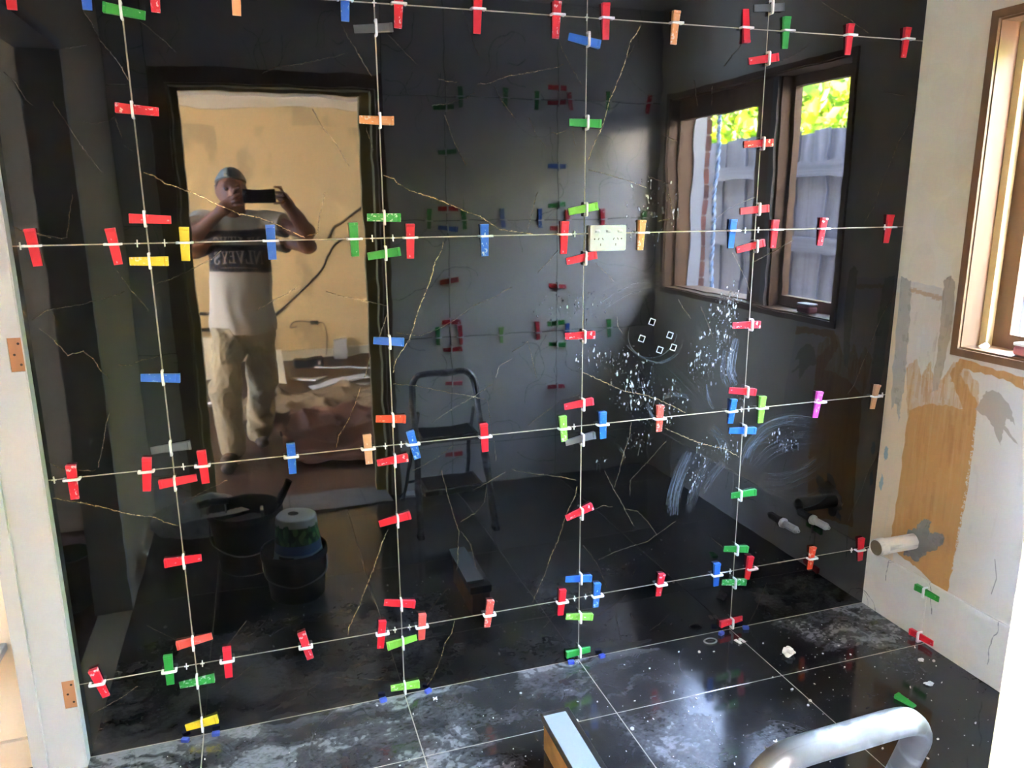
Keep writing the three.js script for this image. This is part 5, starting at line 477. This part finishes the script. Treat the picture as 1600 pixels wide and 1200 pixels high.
  mesh('trousers', put(nets(trousers, [-0.11, 0.0, 2.36], [0.42, 1.0, 2.95], 0.009)), M({ name: 'dusty khaki cotton', map: pixelTex(128, 128, (u, v) => { const k = 0.78 + 0.3 * fbm(u * 9, v * 9, 4, 5); return [0.76 * k, 0.68 * k, 0.52 * k]; }), roughness: 0.95 }), t);
  // boots
  const bootM = M({ name: 'worn brown boot leather', color: '#5d4a38', roughness: 0.8 });
  [[anL, -0.06], [anR, 0.04]].forEach(([a, s]) => { const f = blend([cap([a[0], 0.04, a[2] + 0.05], [a[0] + s * 0.5, 0.036, a[2] - 0.12], 0.042, 0.04), cap([a[0], 0.05, a[2] + 0.02], [a[0], 0.11, a[2] + 0.01], 0.05, 0.05)], 0.03); mesh('boot', put(nets((x, y, z) => Math.max(f(x, y, z), 0.002 - y), [a[0] - 0.1, -0.006, a[2] - 0.2], [a[0] + 0.1, 0.18, a[2] + 0.13], 0.008)), bootM, t); });
  // hair and cap
  const skull = ball([HC[0], HC[1] + 0.006, HC[2] + 0.004], [0.081, 0.108, 0.101]);
  mesh('hair', put(nets((x, y, z) => Math.max(skull(x, y, z) + 0.004 * noise3(x * 60, y * 60, z * 60), HC[1] - 0.045 - y, -(z - HC[2] + 0.02 + (y - HC[1]) * 0.2), y - HC[1] - 0.07), [0.06, 1.5, 2.4], [0.28, 1.72, 2.66], 0.006)), M({ name: 'dark hair', color: '#1d1612', roughness: 0.7 }), t);
  const dome = ball([HC[0], HC[1] + 0.014, HC[2]], [0.089, 0.112, 0.107]), capM = M({ name: 'faded grey-teal cap cloth', color: '#6f8183', roughness: 0.9 }), capDark = M({ name: 'dark cap mesh', color: '#262422', roughness: 0.9 });
  const brimLine = (z) => HC[1] + 0.04 - (z - HC[2]) * 0.25;
  const cp = mesh('cap', put(nets((x, y, z) => Math.max(dome(x, y, z), brimLine(z) - y, x - HC[0] + 0.012), [0.06, 1.55, 2.38], [0.2, 1.72, 2.66], 0.005)), capM, t); mesh('panel', put(nets((x, y, z) => Math.max(dome(x, y, z), brimLine(z) - y, HC[0] - 0.012 - x), [0.14, 1.55, 2.38], [0.28, 1.72, 2.66], 0.005)), capDark, cp);
  mesh('brim', put(nets((x, y, z) => { const e = ball([HC[0] - 0.02, HC[1] + 0.022, HC[2] + 0.12], [0.075, 0.012, 0.075])(x, y, z); return e; }, [0.04, 1.57, 2.54], [0.26, 1.64, 2.74], 0.006)), capM, cp);
  mesh('badge', put(rbox(0.016, 0.02, 0.002, 0.0008, HC[0] - 0.03, HC[1] + 0.072, HC[2] - 0.0985)), M({ name: 'white badge', color: '#d8d2c4' }), cp);
  // phone in the hands, its lens at the camera's place
  const ph = thing('smartphone', 'black smartphone held sideways in both hands by the person', 'phone', [0.306, 1.548, 2.2125]); mesh('case', rbox(0.162, 0.074, 0.0085, 0.004, 0, 0, 0, 3), M({ name: 'black phone glass', color: '#121212', roughness: 0.25 }), ph); mesh('screen', rbox(0.152, 0.066, 0.0008, 0.0003, 0, 0, 0.0046, 1), M({ name: 'dark screen glass', color: '#0a0a0c', roughness: 0.1 }), ph); for (const [x, y] of [[-0.066, 0.022], [-0.066, 0.002]]) mesh('lens', new THREE.CylinderGeometry(0.006, 0.006, 0.002, 20).rotateX(Math.PI / 2).translate(x, y, -0.0052), M({ name: 'lens ring', color: '#2c2c30', roughness: 0.15 }), ph);
}
// ---------------------------------------------------------------- things in the next room, seen past the person
{
  const kraft = M({ name: 'crumpled brown paper', map: pixelTex(256, 256, (u, v) => { const k = 0.8 + 0.35 * fbm(u * 10, v * 10, 5, 9); return [0.47 * k, 0.32 * k, 0.25 * k]; }), roughness: 0.85 }), pale = M({ name: 'dusty canvas sheet', map: pixelTex(128, 128, (u, v) => { const k = 0.8 + 0.3 * fbm(u * 8, v * 8, 4, 4); return [0.6 * k, 0.51 * k, 0.37 * k]; }), roughness: 0.9 }), foam = M({ name: 'white foam sheet', color: '#e9e6e0', roughness: 0.8 }), black = M({ name: 'black plastic', color: '#1a1715', roughness: 0.5 }), white = M({ name: 'white painted metal', color: '#ded6c2', roughness: 0.5 });
  function sheet(w, d, amp, f, seed, n = 60) { const g = new THREE.PlaneGeometry(w, d, n, Math.round((n * d) / w)), p = g.attributes.position; for (let i = 0; i < p.count; i++) { const x = p.getX(i), y = p.getY(i); const r = Math.abs(noise3(x * f + seed, y * f, seed)), q = Math.abs(noise3(x * f * 2.3, y * f * 2.3 + seed, 4)); p.setXYZ(i, x + 0.03 * noise3(y * 6 + seed, x * 2, 1), y + 0.03 * noise3(x * 6, seed, y * 2), 0.003 + amp * (1 - r) * (1 - r) + amp * 0.5 * (1 - q) * (1 - q)); } g.rotateX(-Math.PI / 2); g.computeVertexNormals(); return g; }
  const a = mesh('brown_paper', sheet(1.3, 0.9, 0.1, 3.6, 3, 90), kraft); a.position.set(1.0, 0.0005, 2.75); a.rotation.y = 0.08; tag(a, 'crumpled brown paper sheet on the next room floor, nearest the doorway', 'paper sheet');
  const b = mesh('dust_sheet', sheet(1.5, 0.7, 0.07, 3.6, 11, 80), pale); b.position.set(0.8, 0.0005, 3.7); b.rotation.y = -0.1; tag(b, 'dusty pale dust sheet on the next room floor behind brown paper', 'dust sheet');
  const fs = (w, d, x, y, z, ry, rx, rz, l) => { const m = mesh('foam_sheet', rbox(w, 0.012, d, 0.003), foam); m.position.set(x, y, z); m.rotation.set(rx, ry, rz); return tag(m, l, 'foam sheet', 'white foam offcuts'); };
  fs(0.7, 0.2, 1.02, 0.14, 4.4, 0.35, 0.25, -0.12, 'long white foam strip lying on top of the heap behind the person'); fs(0.5, 0.13, 0.85, 0.055, 4.26, -0.25, -0.1, 0.05, 'white foam strip under the long one on the floor'); fs(0.45, 0.1, 1.1, 0.02, 4.2, 0.1, 0.05, 0.03, 'white foam strip nearest the dust sheet'); fs(0.35, 0.16, -0.22, 0.06, 3.75, 0.5, 0.3, 0.1, 'white foam strip at the left behind the trouser legs');
  fs(0.34, 0.2, 1.36, 0.1, 4.85, -0.6, 0.35, 0.2, 'white foam piece tilted up at the right of the heap'); fs(0.3, 0.14, 0.62, 0.03, 4.62, 0.9, 0.08, 0.06, 'short white foam piece at the far left of the heap');
  const bd = mesh('plasterboard_offcut', rbox(0.26, 0.33, 0.012, 0.002), M({ name: 'cream plasterboard', color: '#e8dcb4', roughness: 0.9 })); bd.position.set(0.3, 0.165, 4.55); bd.rotation.x = 0.0; tag(bd, 'cream plasterboard offcut standing behind the right trouser leg', 'plasterboard');
  const bd2 = mesh('plasterboard_offcut', rbox(0.5, 0.42, 0.012, 0.002), M({ name: 'pale plasterboard', color: '#e4d8b4', roughness: 0.9 })); bd2.position.set(-0.3, 0.21, 4.9); tag(bd2, 'wide cream plasterboard offcut standing at the left of trouser legs', 'plasterboard');
  const cs = thing('tool_case', 'small black tool case on the dark floor by the far wall', 'case', [0.66, 0, 5.3]); mesh('shell', rbox(0.24, 0.09, 0.14, 0.012, 0, 0.046, 0), black, cs); mesh('latch', rbox(0.02, 0.03, 0.006, 0.002, 0.08, 0.05, -0.072), white, cs);
  const bx2 = thing('cardboard_box', 'small white box with a lid standing against the far wall', 'box', [0.99, 0, 5.64]); mesh('carton', rbox(0.13, 0.19, 0.1, 0.003, 0, 0.0955, 0), white, bx2); mesh('lid', rbox(0.14, 0.016, 0.11, 0.003, 0, 0.199, 0), white, bx2);
  const ad = thing('plug_adapter', 'black plug adapter with a thin lead on the far wall', 'adapter', [0.76, 0.385, ZB]); mesh('adapter', rbox(0.09, 0.045, 0.04, 0.006, 0, 0, -0.022), black, ad); mesh('lead', tube([[0.04, 0.0, -0.03], [0.1, 0.0, -0.03], [0.115, -0.1, -0.025], [0.1, -0.25, -0.02], [0.085, -0.36, -0.03]], 0.004, 40, 6), M({ name: 'brown lead', color: '#4b3626' }), ad); mesh('lead', tube([[-0.045, 0.005, -0.02], [-0.12, 0.02, -0.02], [-0.19, 0.005, -0.02], [-0.21, -0.03, -0.02], [-0.15, -0.03, -0.02]], 0.006, 30, 6), M({ name: 'grey lead', color: '#6b5e4c' }), ad);
  const cb = mesh('cable', tube([[1.31, 1.394, ZB - 0.014], [1.16, 1.29, ZB - 0.014], [1.02, 1.213, ZB - 0.014], [0.9, 0.98, ZB - 0.014], [0.795, 0.832, ZB - 0.014], [0.6, 0.64, ZB - 0.014], [0.42, 0.47, ZB - 0.014]], 0.011, 60, 6), M({ name: 'dark cable', color: '#140d08' })); tag(cb, 'dark cable fixed slanting down across the far cream wall', 'cable');
  const sh = thing('wire_rack', 'small rack of clutter at the left behind the person', 'rack', [-0.25, 0, 5.4]); for (const y of [0.25, 0.42, 0.6]) mesh('shelf', rbox(0.2, 0.012, 0.2, 0.003, 0, y, 0), black, sh); for (const [x, z] of [[-0.095, -0.095], [0.095, -0.095], [-0.095, 0.095], [0.095, 0.095]]) mesh('post', rbox(0.012, 0.68, 0.012, 0.002, x, 0.34, z), white, sh);
}
// rope-like plastic strip hanging at the outer window edge
{ const r = thing('plastic_rope', 'pale blue twisted plastic rope hanging outside, mirrored in the left pane', 'rope', [2.72, 0.9, 1.69]), m = M({ name: 'pale blue plastic', color: '#c8d8ec', roughness: 0.4 }), m2 = M({ name: 'mid blue plastic', color: '#8fb0d8', roughness: 0.4 }); for (const k of [0, 1]) { const pts = []; for (let i = 0; i <= 90; i++) { const a = i * 1.3 + k * Math.PI; pts.push([Math.cos(a) * 0.007, i * 0.0168, Math.sin(a) * 0.007]); } mesh('strand', tube(pts, 0.0075, 420, 6), k ? m2 : m, r); } }
// a white shelf board in the side passage
tag(mesh('shelf_board', rbox(0.5, 0.022, 0.14, 0.004), paintWhite), 'white shelf board in the side passage at the left edge', 'shelf').position.set(-0.712, 0.376, 0.05);
renderer.render(scene, camera);
